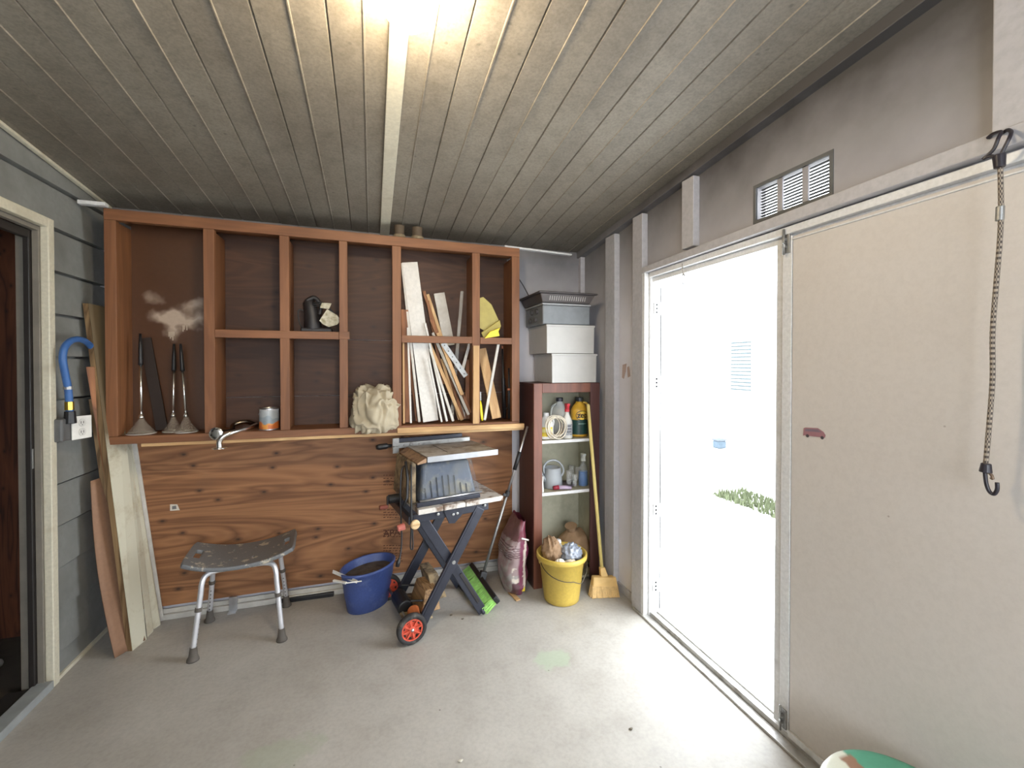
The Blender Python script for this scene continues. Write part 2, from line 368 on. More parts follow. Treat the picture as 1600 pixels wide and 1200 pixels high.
# right wall: panels, studs, header, vent hole, doorway
OY0, OY1, OZ = .02, 2.25, 2.03
VY0, VY1, VZ0, VZ1 = 1.147, 1.46, 2.118, 2.254
m = MB().box((XP, OY1+.0, -.1), (XP+.05, YB+.1, 2.6)).box((XP, YF, -.1), (XP+.05, OY0, 2.8))
m.box((XP, OY0, OZ), (XP+.05, OY1, VZ0)).box((XP, OY0, VZ1), (XP+.05, OY1, 2.8)).box((XP, VY1, VZ0), (XP+.05, OY1, VZ1)).box((XP, OY0, VZ0), (XP+.05, VY0, VZ1))
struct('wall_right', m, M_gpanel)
def stud(name, y0, y1, z0, z1, x0=XR): struct(name, MB().box((x0, y0, z0), (XP, y1, z1)), M_gstud, bevel=.003)
stud('trim_8', 2.54, 2.66, 0, zc(XR, 2.66)-.045)
stud('trim_9', 2.232, 2.332, 0, zc(XR, 2.33)-.045)
stud('trim_10', 1.80, 1.885, 2.095, zc(XR, 1.88)-.045)
stud('trim_13', .53, .70, 2.095, zc(XR, .7)-.045)
HD = MB().hexa([(XR-.006, OY0-.3, 2.055), (XP, OY0-.3, 2.055), (XP, 2.232, 2.04), (XR-.006, 2.232, 2.04), (XR-.006, OY0-.3, 2.112), (XP, OY0-.3, 2.112), (XP, 2.232, 2.075), (XR-.006, 2.232, 2.075)])
struct('trim_11', HD, M_gstud, bevel=.003)
# scuffs and torn tape on the wall
# door frame
m = MB().box((XR+.0, 2.205, .0), (XP+.07, 2.231, 2.04)).box((XR+.03, 2.19, .0), (XP+.07, 2.205, 2.03)); m.box((XR+.02, OY0, 2.012), (XP+.07, 2.19, 2.04)).box((XR+.045, OY0, 1.985), (XP+.07, 2.19, 2.012))
struct('door_2', m, M_white, bevel=.002)
D2 = bpy.data.objects['door_2']
m = MB().box((XR-.01, OY0, 0), (XR+.035, 2.30, .012)).box((XR+.035, OY0, 0), (XR+.05, 2.23, .035)).box((XR+.05, OY0, 0), (XR+.085, 2.23, .02)).box((XR+.085, OY0, -.02), (XR+.13, 2.23, .028))
ob('threshold', m, dirty('worn threshold metal', srgb(190, 188, 184), srgb(120, 112, 100), .5, .75, .4, .4, 12), D2, bevel=.002)
struct('baseboard_right', MB().box((XP-.012, 2.335, 0), (XP, YB, .05)), M_gstud, bevel=.002)
M_screw = plain('dark screw head', (.02, .02, .02), .8, Specular_IOR_Level=0.0)
# opened left leaf, swung out, with three-hole hinges
LT = thing('door_leaf', 'white door leaf swung fully outward, only its hinged edge showing left in the bright doorway', 'door', (XP+.10, 2.6, 0))
ob('panel', MB().box((XP+.075, 2.198, .03), (XP+.11, 3.12, 1.98)), M_white, LT, bevel=.003)
for py in (482, 598, 797, 916):
    q = pY(2.186, 1021, py)
    h = ob('hinge', MB().box((XP+.012, 2.183, q.z-.035), (XP+.052, 2.189, q.z+.035)).tube([(XP+.056, 2.186, q.z-.036), (XP+.056, 2.186, q.z+.036)], .006, 8), M_white, LT, bevel=.001)
    for dz in (-.022, 0, .022): ob('screw', MB().lathe([(.0065, 0), (.005, .002)], (XP+.030, 2.1828, q.z+dz), 8, (0, -1, 0)), M_screw, h)
ob('weather_strip', MB().box((XP+.060, 2.19, .04), (XP+.066, 2.196, 1.96)), M_screw, LT)
# closed right leaf
LR = thing('door_leaf', 'large closed cream door leaf filling the right side of the frame', 'door', (XP, .7, 0))
ob('panel', MB().box((XR+.032, .03, .045), (XR+.07, 1.283, 2.0)), M_leaf, LR, bevel=.002)
ob('edge_stile', MB().box((XR+.03, 1.285, .04), (XR+.07, 1.325, 2.004)), M_white, LR, bevel=.002)
ob('astragal', MB().box((XR+.042, 1.326, .04), (XR+.095, 1.362, 2.004)), M_white, LR, bevel=.002)
ob('bottom_sweep', MB().box((XR+.024, .03, .035), (XR+.032, 1.283, .06)), M_white, LR, bevel=.001)
ob('top_bead', MB().box((XR+.026, .03, 1.985), (XR+.032, 1.283, 1.99)), M_white, LR, bevel=.001)
for py, s in ((383, 1), (1113, -1)):
    q = pX(XR+.028, 1222 if s > 0 else 1214, py)
    l = ob('bolt_plate', MB().box((XR+.022, 1.29, q.z-.038), (XR+.03, 1.322, q.z+.038)).box((XR+.010, 1.300, q.z-.018), (XR+.022, 1.313, q.z-.008)).box((XR+.010, 1.300, q.z+.010), (XR+.022, 1.313, q.z+.02)), M_steel, LR, bevel=.001)
    ob('slide_bolt', MB().tube([(XR+.012, 1.306, q.z-.045), (XR+.012, 1.306, q.z+.055)], .0045, 8).tube([(XR+.012, 1.306, q.z), (XR-.004, 1.292, q.z)], .0035, 8), M_steel, l, smooth=True)
# van sticker on the leaf
XS = XR+.0312
def leafpt(px, py, dx=0): q = pX(XS, px, py); return V((XS-dx, q.y, q.z))
ST = thing('van_sticker', 'small red and grey van sticker stuck on the closed cream door leaf', 'sticker', leafpt(1272, 684))
body = [(1255, 681), (1256, 669), (1259, 668), (1278, 669), (1287, 675), (1290, 680), (1289, 684), (1256, 680)]
ob('van_body', MB().prism([leafpt(*p) for p in body], (-.0012, 0, 0)), plain('faded red print', srgb(150, 108, 114), .6), ST)
ob('van_window', MB().prism([leafpt(*p, .0013) for p in [(1258, 673.5), (1259, 670), (1278, 671), (1284, 675.5)]], (-.0004, 0, 0)), plain('grey print', srgb(120, 104, 116), .6), ST)
for cx, cy in ((1262, 681), (1285, 684)):
    q = leafpt(cx, cy, .0012); ob('wheel', MB().lathe([(.0062, 0), (.006, .0006)], q, 12, (-1, 0, 0)), plain('dark print', srgb(64, 60, 64), .6), ST)
for pts, tilt in (([(973, 570), (979, 568), (978, 580), (975, 592), (972, 590)], 0), ([(980, 574), (983, 572), (985, 588), (981, 590)], 0)):
    P = [pX(XP-.0012, *p) for p in pts]
    single('torn_tape', MB().prism(P, (-.0012, 0, 0)), plain('old pinkish tape', srgb(172, 150, 140), .7), 'scrap of torn pinkish tape stuck to the grey wall between the two studs', 'tape', 'torn tape scraps on the right wall')
# vent
M_louv = plain('weathered grey louvre', (.05, .05, .05), .6, Specular_IOR_Level=.1)
VT = thing('wall_vent', 'rectangular louvred vent with bright daylight showing, high on the right wall', 'vent', (XP, (VY0+VY1)/2, VZ0))
m = MB(); w = .014
m.box((XP-.004, VY0-w, VZ0-w), (XP+.004, VY1+w, VZ0)).box((XP-.004, VY0-w, VZ1), (XP+.004, VY1+w, VZ1+w)).box((XP-.004, VY0-w, VZ0), (XP+.004, VY0, VZ1)).box((XP-.004, VY1, VZ0), (XP+.004, VY1+w, VZ1))
ob('frame', m, plain('dark ragged screen edge', srgb(92, 92, 92), .7), VT)
u = (VY1-VY0)/3
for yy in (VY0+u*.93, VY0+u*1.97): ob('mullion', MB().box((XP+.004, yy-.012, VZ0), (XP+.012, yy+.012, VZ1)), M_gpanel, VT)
for i in range(11):
    zz = VZ0+(i+.5)*(VZ1-VZ0)/11
    ob('louvre', MB().beam((XP+.028, VY0, zz), (XP+.028, VY1, zz), (.0100), .0015, (1, 0, -.5)), M_louv, VT)

# ------------------------------------------------------------------ outside
M_grass = plain('lawn grass', (.098, .112, .066), .9, var=.2, scale=8, Specular_IOR_Level=0.0)
struct('ground_outside', MB().box((XP+.05, -14, -.2), (24, 26, -.06)), plain('sunlit pale concrete drive', srgb(225, 224, 220), .8, var=.05))
m = MB(); a = pZ(-.05, 1120, 770); b_ = pZ(-.05, 1210, 764)
for i in range(1400):
    x = a.x+random.random()*.5-.1; y = random.uniform(b_.y-1.5, a.y); h = random.uniform(.03, .10); t_ = random.uniform(0, pi)
    d = V((cos(t_), sin(t_), 0))*.012; m.add([(x-d.x, y-d.y, -.06), (x+d.x, y+d.y, -.06), (x+random.uniform(-.03, .03), y, -.06+h)], [(0, 1, 2)])
tag(ob('grass', m, M_grass), 'thin strip of green grass edging the bright concrete outside the doorway', 'grass', kind='stuff')
hx = 9.0; a = pX(hx, 1145, 533); b_ = pX(hx, 1176, 612)
HS = thing('neighbour_house', 'pale washed-out house with a blinded window seen through the bright doorway', 'house', (hx+2, a.y-2, -.06))
ob('wall', MB().box((hx, a.y-9, -.06), (hx+5, a.y+1.4, 2.9)), plain('white siding', srgb(235, 235, 232), .8, var=.03), HS)
ob('roof', MB().prism([(hx-.5, a.y-9.5, 2.85), (hx+2.5, a.y-9.5, 4.3), (hx+5.5, a.y-9.5, 2.85)], (0, 11.4, 0)), plain('pale roof', srgb(225, 225, 225), .8), HS)
wf = ob('window', MB().box((hx-.05, b_.y-.06, b_.z-.06), (hx, a.y+.06, a.z+.06)), M_white, HS)
mm = MB()
for i in range(14):
    z = b_.z+(a.z-b_.z)*(i+.5)/14; mm.box((hx-.065, b_.y, z-.03), (hx-.052, a.y, z+.012))
ob('blind', mm, plain('blue grey blind', (.068, .082, .084), .9, Specular_IOR_Level=0.0), wf)
q = pZ(-.06, 1124, 700)
HY = thing('utility_box', 'small blue box standing far out on the bright ground outside', 'box', (q.x, q.y, -.06))
ob('body', MB().box((q.x-.09, q.y-.08, -.06), (q.x+.09, q.y+.08, .08)), plain('blue plastic', (.07, .09, .11), .9, Specular_IOR_Level=0.0), HY, bevel=.02)
ob('lid', MB().box((q.x-.10, q.y-.09, .08), (q.x+.10, q.y+.09, .11)), plain('pale lid', (.085, .095, .11), .9, Specular_IOR_Level=0.0), HY, bevel=.01)

# ------------------------------------------------------------------ bulb
q = pZ(2.475, 637, 3)
BL = thing('light_bulb', 'bare glowing bulb on the ceiling batten at the top of the frame', 'light bulb', (q.x, q.y, 2.475))
ob('globe', MB().lathe([(.001, -.070), (.025, -.065), (.048, -.051), (.064, -.028), (.070, 0), (.064, .024), (.046, .045), (.026, .060), (.018, .066)], q, 28), emit('glowing bulb', (1.0, .82, .56), 235), BL, smooth=True)
ob('socket', MB().lathe([(.017, .066), (.022, .07), (.03, .075), (.034, zc(q.x, q.y)-.014-q.z)], q, 20), plain('white porcelain', srgb(225, 220, 210), .3), BL, smooth=True)

# ================================================================== plywood wall and cabinet frame
M_ply = wood('plywood sheet', srgb(104, 66, 38), srgb(168, 118, 78), 0, .8, True, .6, 9, stretch=.11, contrast=.75)
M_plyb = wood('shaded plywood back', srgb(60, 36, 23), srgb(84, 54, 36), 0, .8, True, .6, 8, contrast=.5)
M_frame = wood('orange pine framing', srgb(112, 70, 42), srgb(136, 90, 57), 2, 1.3, False, .55, 5, contrast=.6)
M_frameh = wood('orange pine rail', srgb(112, 70, 42), srgb(136, 90, 57), 0, 1.3, False, .55, 5, contrast=.6)
M_pale = wood('pale raw lumber', srgb(176, 132, 84), srgb(214, 178, 128), 2, 1.6, False, .6, 4, contrast=.6)
M_paleh = wood('pale raw lumber flat', srgb(176, 132, 84), srgb(214, 178, 128), 0, 1.6, False, .6, 4, contrast=.6)
px0 = pY(3.06, 200, 800).x; px1 = .985
P = thing('plywood_panel', 'knotty orange plywood sheet covering the lower back wall under the cabinet', 'plywood panel', ((px0+px1)/2, 3.07, .07))
ob('sheet', MB().box((px0, 3.055, .075), (px1, 3.079, 1.10)), M_ply, P, bevel=.002)
q = pY(3.054, 272, 793)
ob('sticker', MB().prism([pY(3.054, *p) for p in [(266, 788), (277, 788), (281, 797), (266, 798)]], (0, -.002, 0)), plain('torn white sticker', srgb(206, 200, 188), .7), P)
ob('sticker_mark', MB().prism([pY(3.0515, *p) for p in [(269, 791), (275, 790), (276, 795), (269, 796)]], (0, -.001, 0)), plain('sticker print', srgb(110, 110, 112), .7), P)
# faded grade stamps
m = MB(); rnd = random.Random(3)
for py in list(range(742, 762, 5))+list(range(796, 812, 4))+list(range(828, 842, 5))+list(range(852, 880, 4)):
    x = 599
    while x < 628:
        w_ = rnd.uniform(1.5, 5); a, b = pY(3.0545, x, py), pY(3.0545, min(x+w_, 629), py+.9); m.box((a.x, 3.0535, b.z), (b.x, 3.0545, a.z)); x += w_+rnd.uniform(.8, 2.5)
M_stamp = plain('faded dark ink stamp', srgb(84, 48, 30), .8)
tag(ob('ink_stamp', m, M_stamp, P), kind='stuff')
q = pY(3.0535, 612, 833); ob('ink_lettering', text_mb('APA', .06, lambda x, y: V((q.x+x, 3.0533, q.z+y))), M_stamp, P)
m = MB().box((px0+.05, 3.035, .0), (.96, 3.055, .032)).box((px0+.05, 3.05, .032), (.96, 3.058, .06))
single('floor_track', m, plain('dusty pale metal', srgb(196, 192, 184), .5, .1), 'long pale metal track running along the foot of the plywood', 'track', bevel=.003)
a, b = pY(3.03, 358, 935), pY(3.03, 371, 950)
single('angle_bracket', MB().box((a.x, 3.022, .0), (b.x, 3.033, .085)).box((a.x, 2.985, 0), (b.x, 3.022, .006)), M_alu, 'small bright metal angle bracket on the track behind the shower stool', 'bracket', bevel=.002)
a, b = pZ(.015, 432, 938), pZ(.015, 522, 926)
single('steel_bar', MB().beam((a.x, a.y-.01, .014), (b.x, b.y-.01, .014), .03, .026, (0, 1, 0)), M_black, 'black bar lying against the floor track left of the blue tub', 'bar', bevel=.004)

CB = thing('open_cabinet', 'open orange pine cabinet frame with seven uprights hung on the back wall', 'cabinet', (-.17, 2.95, 1.08))
zt = lambda x: 2.316-.010*(x+1.324)            # slightly sloping rails, as built
zb = lambda x: 1.078-.004*(x+1.324)
xs = [(-1.329, -1.278), (-.886, -.834), (-.508, -.458), (-.186, -.139), (.123, .177), (.633, .685), (.908, .963)]
def rail(x0, x1, z0, z1, y0, y1, fn):
    return MB().hexa([(x0, y0, fn(x0)+z0), (x1, y0, fn(x1)+z0), (x1, y1, fn(x1)+z0), (x0, y1, fn(x0)+z0), (x0, y0, fn(x0)+z1), (x1, y0, fn(x1)+z1), (x1, y1, fn(x1)+z1), (x0, y1, fn(x0)+z1)])
ob('top_rail', rail(-1.329, .963, -.058, 0, YC, YC+.04, zt), M_frameh, CB, bevel=.002)
ob('top_board', rail(-1.329, .963, -.018, 0, YC+.04, YB-.002, zt), M_frameh, CB)
ob('bottom_rail', rail(-1.329, .963, 0, .042, YC, YC+.04, zb), M_frameh, CB, bevel=.002)
ob('shelf_board', rail(-1.329, .963, .012, .040, YC+.04, YB-.025, zb), M_frameh, CB)
ob('ledge', rail(-1.18, .995, -.019, -.001, YC+.006, YB-.03, zb), M_paleh, CB, bevel=.002)
ob('ledge_lip', rail(.15, .99, -.002, .03, YC-.022, YC-.001, zb), M_paleh, CB, bevel=.003)
BZ0, BZ1, YK = 1.12, 2.29, YB-.024
for i, (a, b) in enumerate(xs):
    dpt = YK-.001
    z0, z1 = zb(a)+.043, zt(a)-.059
    ob('upright', MB().box((a, YC+.002, z0), (b, YC+.038, z1)), M_frame, CB, bevel=.002)
    t0, t1 = ((a, b-.012) if i else (a, b-.01)) if i < 4 else (a+.012, b)
    if i == 3: t0, t1 = a+.01, b-.01
    ob('divider', MB().box((t0, YC+.039, z0), (t1, dpt, z1)), M_frame, CB)
ob('middle_rail', MB().box((-.833, YC+.0, 1.652), (-.187, YC+.036, 1.697)), M_frameh, CB, bevel=.002)
ob('middle_rail', MB().box((-.1865, YC-.004, 1.654), (-.128, YC+.0015, 1.699)), M_frameh, CB, bevel=.001)
ob('middle_shelf', MB().box((-.833, YC+.037, 1.668), (-.509, YB-.03, 1.694)).box((-.457, YC+.037, 1.668), (-.187, YB-.03, 1.694)), M_frameh, CB)
ob('middle_rail', MB().box((.178, YC+.0, 1.640), (.632, YC+.036, 1.684)), M_frameh, CB, bevel=.002)
ob('middle_rail', MB().box((.686, YC+.0, 1.638), (.907, YC+.036, 1.681)), M_frameh, CB, bevel=.002)
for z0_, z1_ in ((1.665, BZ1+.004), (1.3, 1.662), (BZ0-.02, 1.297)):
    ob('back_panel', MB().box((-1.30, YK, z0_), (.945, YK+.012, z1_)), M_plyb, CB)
# left bay: smooth brown board with a white overspray
YK2 = 3.0
def spray(p):
    s = 0
    p = V((p.x+.035*noise.noise(V((p.x*14, 3, p.z*14)))+.012*noise.noise(V((p.x*45, 5, p.z*45))), p.y, p.z+.03*noise.noise(V((p.x*12, 8, p.z*12)))+.010*noise.noise(V((p.x*50, 9, p.z*50)))))
    for q, sx, sz, k in ((pY(YK2, 262, 495), .075, .028, 1.0), (pY(YK2, 270, 508), .03, .06, 1.1), (pY(YK2, 296, 500), .06, .04, 1.0), (pY(YK2, 240, 466), .055, .028, .42), (pY(YK2, 300, 478), .06, .03, .5)):
        s += k*exp(-(((p.x-q.x)/sx)**2+((p.z-q.z)/sz)**2))
    n = noise.noise(V((p.x*16, 0, p.z*16)))*.3+noise.noise(V((p.x*60, 0, p.z*60)))*.15
    s = max(0, min(.8, s*(1+n*1.5)-.08)); base = V(srgb(84, 54, 34)); w_ = V(srgb(206, 186, 166))
    return tuple(base.lerp(w_, s))
m = MB().grid(lambda u, v: V((-1.288+u*.402, YK2, 1.119+v*1.176)), 90, 240)
ob('back_board', m, attr_mat('brown board with white overspray', .38), CB, tint=spray)
m = MB(); rnd = random.Random(5)
for px_, L_ in ((264, 6), (266, 9), (268, 7), (270, 12), (272, 5), (286, 8), (288, 5), (292, 6)):
    a = pY(YK2-.001, px_, 520 if px_ < 280 else 510); b = pY(YK2-.001, px_, (520 if px_ < 280 else 510)+L_); m.box((a.x-.002, YK2-.0015, b.z), (a.x+.002, YK2-.0003, a.z+.006))
tag(ob('paint_drip', m, plain('dried white paint', srgb(196, 180, 160), .5), CB), kind='stuff')

# ceiling level sticks resting on the cabinet
a, b = pY(2.80, 124, 323), pY(2.80, 162, 331)
single('white_stick', MB().box((-1.42, 2.785, 2.318), (-1.305, 2.82, 2.338)), M_white, 'white painted stick end poking out left of the cabinet top', 'stick', bevel=.003)
single('white_stick', MB().beam((.86, 2.85, 2.304), (1.38, 2.89, 2.295), .036, .013, (0, 1, 0)), M_white, 'white stick reaching right from the cabinet top above the stacked bins', 'stick', bevel=.003)
# ribbed jars on top of the cabinet
for i, (px_, w_) in enumerate(((624, .034), (652, .036))):
    q = pY(2.865, px_, 365); z = zt(q.x)
    J = thing('ribbed_jar', ('left' if i == 0 else 'right')+' one of two small brown ribbed pots on the cabinet top by the batten', 'jar', (q.x, 2.865, z), group='ribbed pots on the cabinet top')
    pr = [(w_*.96, .024)]
    for k in range(7): pr += [(w_*.86, .026+k*.0085), (w_*.92, .030+k*.0085)]
    pr += [(w_*.6, .088)]
    ob('body', MB().lathe([(p, min(h, .083)) for p, h in pr], (q.x, 2.865, z), 20), plain('brown ribbed clay', srgb(88, 74, 58), .7), J, smooth=True)
    ob('rim', MB().lathe([(w_*.9, 0), (w_*1.15, .003), (w_*1.15, .018), (w_*.98, .024)], (q.x, 2.865, z), 20), plain('pale crusted rim', srgb(128, 114, 90), .8, var=.3, scale=40, bump=.4), J, bevel=.003)

# ================================================================== things in the cabinet
def plunger(px, py, py_t, tilt, Y, r=.062, lab=''):
    q = pY(Y, px, py); z = 1.1185
    T = thing('plunger', lab, 'plunger', (q.x, Y, z), group='clear plungers with chrome rods')
    c = V((q.x, Y, z)); top = pY(Y+.02, px+tilt, py_t); top.y = min(top.y, 2.975)
    ob('bell', MB().lathe([(r, 0), (r*1.02, .004), (r*.86, .014), (r*.84, .02), (r*.66, .032), (r*.62, .04), (r*.44, .05), (r*.40, .06), (r*.24, .074), (r*.2, .09)], c, 28), clear('smoky clear plastic', (.34, .28, .22), .06, .42), T, smooth=True)
    ob('rim', MB().lathe([(r*1.0, .0), (r*1.06, .003), (r*1.0, .007), (r*.9, .004)], c, 28, close=False), clear('glossy rim', (.6, .56, .5), .05, .7), T, smooth=True)
    ax = (top-c-V((0, 0, .09))); n0 = c+V((0, 0, .085))
    ob('collar', MB().lathe([(.014, 0), (.014, .012), (.010, .016), (.010, .026)], n0, 14, ax), M_chrome, T, smooth=True)
    g0 = n0+ax*.63
    ob('rod', MB().tube([n0+ax*.03, g0+ax*.02], .0068, 10), M_chrome, T, smooth=True)
    ob('grip', MB().tube([g0, g0+ax*.03, g0+ax*.2, n0+ax*1.0], [.012, .011, .009, .006], 10), M_black, T, smooth=True)
plunger(221, 680, 520, -2, 2.905, .066, 'clear bell plunger with chrome rod, the leftmost and widest of the three')
plunger(271, 676, 536, 1, 2.935, .05, 'clear bell plunger with chrome rod, the middle of the three and furthest back')
plunger(291, 680, 536, -9, 2.90, .056, 'clear bell plunger with chrome rod leaning left, the rightmost of the three')
a, b = pY(2.98, 254, 672), pY(2.98, 226, 528)
single('dark_board', MB().beam((a.x, 2.975, 1.128), (b.x, 2.988, b.z), .055, .012, (1, 0, 0)), plain('dark brown board', srgb(44, 32, 26), .7), 'dark narrow board leaning behind the leftmost plunger in the cabinet', 'board', bevel=.002)

# black corded tool with hanging tags
q = pY(2.93, 492, 516); zs = 1.695
T = thing('corded_tool', 'black corded power tool with white tags standing on the middle shelf', 'power tool', (q.x, 2.93, zs))
c = V((q.x, 2.93, zs)); M_tool = plain('matte black tool plastic', srgb(36, 33, 34), .5, var=.3, bump=.1)
ob('body', MB().tube([c+V((-.012, 0, 0)), c+V((-.01, 0, .03)), c+V((-.012, 0, .09)), c+V((-.022, 0, .15)), c+V((-.035, 0, .19)), c+V((-.045, 0, .205))], [.048, .052, .046, .04, .036, .018], 14), M_tool, T, smooth=True)
ob('base', MB().box((c.x-.075, 2.88, zs), (c.x+.10, 2.98, zs+.028)), M_tool, T, bevel=.008)
ob('handle', MB().tube(smoothpath([c+V((-.045, -.02, .19)), c+V((.0, -.02, .215)), c+V((.035, -.02, .17)), c+V((.03, -.02, .11))]), .013, 10), M_tool, T, smooth=True)
for k in range(3):
    ob('cord', MB().tube(smoothpath([c+V((-.01, -.03, .18-.01*k)), c+V((.05, -.035, .185-.012*k)), c+V((.095+.006*k, -.03, .13)), c+V((.10, -.03, .06)), c+V((.06+.01*k, -.035, .02))]), .0038, 8), M_black, T, smooth=True)
ob('cord', MB().tube(smoothpath([c+V((-.05, 0, .13)), c+V((-.09, -.01, .135)), c+V((-.085, -.01, .06)), c+V((-.06, -.02, .02)), c+V((-.03, -.05, .03))]), .0036, 8), M_black, T, smooth=True)
tp = [(505, 482), (513, 488), (526, 494), (533, 500), (528, 507), (517, 511), (506, 508), (499, 501)]
M_tag = dirty('creased paper tag', srgb(206, 200, 180), srgb(150, 142, 110), .45, .65, .7, scale=30)
ob('tag', MB().prism([pY(2.868, x_, y_) for x_, y_ in [(511, 483), (526, 492), (533, 500), (527, 507), (514, 511), (505, 507), (499, 501)]], (0, .002, 0)), M_tag, T)
ob('tag', MB().prism([pY(2.872, x_, y_) for x_, y_ in [(503, 473), (518, 474), (514, 483), (500, 481)]], (0, .002, 0)), M_tag, T)

# paint can
q = pY(2.90, 421, 676); z = 1.1175
T = thing('paint_can', 'small paint can with silver and orange label on the bottom shelf', 'can', (q.x, 2.90, z)); c = V((q.x, 2.90, z)); r = .053
def cantint(p):
    h = (p.z-z)/.125; n = noise.noise(V((p.x*30, p.y*30, p.z*18)))
    if h > .9: return srgb(190, 190, 190)
    if h > .42+n*.3: return srgb(168, 172, 174) if h > .62+n*.2 else srgb(140, 150, 156)
    return srgb(196, 104, 46) if n > -.25 else srgb(222, 150, 70)
ob('label_wrap', MB().lathe([(r, .004+i*.002) for i in range(58)], c, 60), attr_mat('can label', .4), T, smooth=True, tint=cantint)
ob('lid', MB().lathe([(r, .118), (r+.003, .12), (r+.003, .125), (r-.004, .126), (r-.006, .121), (.001, .121)], c, 30), M_alu, T)
ob('bottom_seam', MB().lathe([(r+.001, 0), (r+.002, .0), (r+.002, .005), (r, .006)], c, 30), M_alu, T)
ob('handle_ear', MB().lathe([(.007, 0), (.005, .003)], c+V((-r, -.005, .09)), 10, (-1, 0, 0)), M_alu, T)

# chrome grab bars
z = 1.12
def Q(px, py, Y): return pY(Y, px, py)
T = thing('grab_bar', 'chrome grab bar lying over the cabinet edge with its flange hanging out', 'grab bar', (Q(370, 680, 2.84).x, 2.84, z))
pts = smoothpath([Q(343, 699, 2.782), Q(343, 690, 2.782), Q(349, 682, 2.785), Q(362, 676, 2.80), Q(385, 670, 2.87), Q(402, 664, 2.96)], 8)
ob('tube', MB().tube(pts, .0145, 14), M_chrome, T, smooth=True)
ob('flange', MB().lathe([(.015, .003), (.036, .002), (.038, 0), (.036, -.003)], Q(343, 700, 2.782), 28, (0, -.15, 1)), M_chrome, T, smooth=True)
T = thing('grab_bar', 'chrome grab bar lying behind the other one with a round screw flange facing out', 'grab bar', (Q(370, 675, 2.88).x, 2.88, z))
fc = Q(339, 677, 2.815); fc.y = 2.80
ob('flange', MB().lathe([(.014, .004), (.034, .003), (.036, 0), (.036, -.003), (.012, -.003)], fc, 28, (-.1, -1, .05)), M_chrome, T, smooth=True)
for k in range(6):
    a = k*pi/3+.3; ob('screw_hole', MB().lathe([(.0045, 0), (.0035, .0012)], fc+V((cos(a)*.025, -.0035, sin(a)*.025)), 8, (-.1, -1, .05)), M_dark, T)
ob('tube', MB().tube(smoothpath([fc+V((0, .0, 0)), fc+V((.008, .05, .0)), fc+V((.05, .1, .0)), Q(365, 664, 2.94), Q(384, 659, 2.97), Q(400, 664, 3.0)], 6), .013, 12), plain('dark reflective chrome', srgb(120, 112, 104), .2, 1), T, smooth=True)

# crumpled drop cloth
q = Q(584, 640, 2.87)
def clothf(cx, cy, cz, sx, sy, sz, seed, amp=.16, fr=3.2):
    def fn(u, v):
        th, ph = 2*pi*u, pi*v
        d = V((cos(th)*sin(ph), sin(th)*sin(ph), -cos(ph)))
        n = noise.noise(d*1.3+V((seed, 0, 0)))*.25
        w = V((d.x*1.7+d.z*1.0, d.y, d.z*.45-d.x*.25))*fr+V((noise.noise(d*2+V((seed, 9, 0))), noise.noise(d*2+V((seed, 0, 7))), 0))*1.4
        rg = 1-abs(noise.noise(w))*2.2; rg2 = 1-abs(noise.noise(w*2.1+V((3, 3, 3))))*2
        k = 1+n+amp*(rg-.4)+amp*.22*(rg2-.4)
        dd = V((math.copysign(abs(d.x)**.8, d.x), math.copysign(abs(d.y)**.8, d.y), math.copysign(abs(d.z)**.8, d.z)))
        return V((cx+dd.x*sx*k, cy+dd.y*sy*k, cz+dd.z*sz*k))
    return fn
M_cloth = plain('cream canvas', srgb(176, 165, 142), .85, var=.08, scale=6, bump=.25)
cz = Q(584, 636, 2.87).z
T = thing('drop_cloth', 'crumpled cream canvas drop cloth stuffed in the lower middle bay', 'cloth', (q.x, 2.87, 1.12))
def cl_fn(u, v):
    p = clothf(q.x+.0, 2.895, cz-.03, .140, .13, .175, 2.3, .20, 1.35)(u, v)
    # narrow at the bottom left, spill over the front to the right
    y_ = min(p.y-.02, 3.03)
    lo_ = 1.1225 if y_ > YC-.004 else 1.1225-.04*min(1, (YC-.004-y_)/.02)
    x_ = p.x if y_ < YC-.004 else min(max(p.x, -.136), .120)
    return V((x_, y_, max(p.z, lo_)))
ob('folds', MB().grid(cl_fn, 150, 90, True), M_cloth, T, smooth=True)
a = Q(622, 640, 2.80)
def flap(u, v):
    p = V((Q(590+30*u, 0, 2.8).x, 0, 0)); s = .018*sin(u*11+v*3)+.008*sin(v*15+u*5)
    top = Q(600+26*u, 610+22*u, 2.80).z; bot = Q(560+60*u, 660-12*u, 2.80).z
    return V((Q(580+46*u-14*v*u, 600, 2.79).x, 2.800+s*.6, top+(bot-top)*v))
ob('corner_flap', MB().grid(flap, 34, 34), M_cloth, T, smooth=True, solid=.004)

# yellow folded sheet
T = thing('folded_sheet', 'bright yellow folded plastic sheet resting on the right upper rail', 'sheet', Q(765, 526, 2.83))
P_ = [(749, 466), (755, 464), (768, 476), (783, 509), (781, 513), (764, 521), (749, 512)]
ob('panel', MB().prism([Q(x, y, 2.855) for x, y in P_], (0, .004, 0)), plain('dusty yellow vinyl', srgb(168, 154, 84), .5, bump=.2), T)
ob('fold', MB().prism([Q(x, y, 2.835) for x, y in [(752, 520), (781, 500), (783, 510), (756, 529)]], (0, .012, .002)), plain('creased yellow vinyl', srgb(162, 146, 70), .5, bump=.2), T, bevel=.003)
ob('fold', MB().prism([Q(x, y, 2.815) for x, y in [(757, 529), (766, 518), (782, 512), (779, 518), (781, 525), (757, 529)][:5]], (0, .01, .002)), plain('bright yellow vinyl', srgb(226, 202, 60), .4, bump=.2), T, bevel=.003)

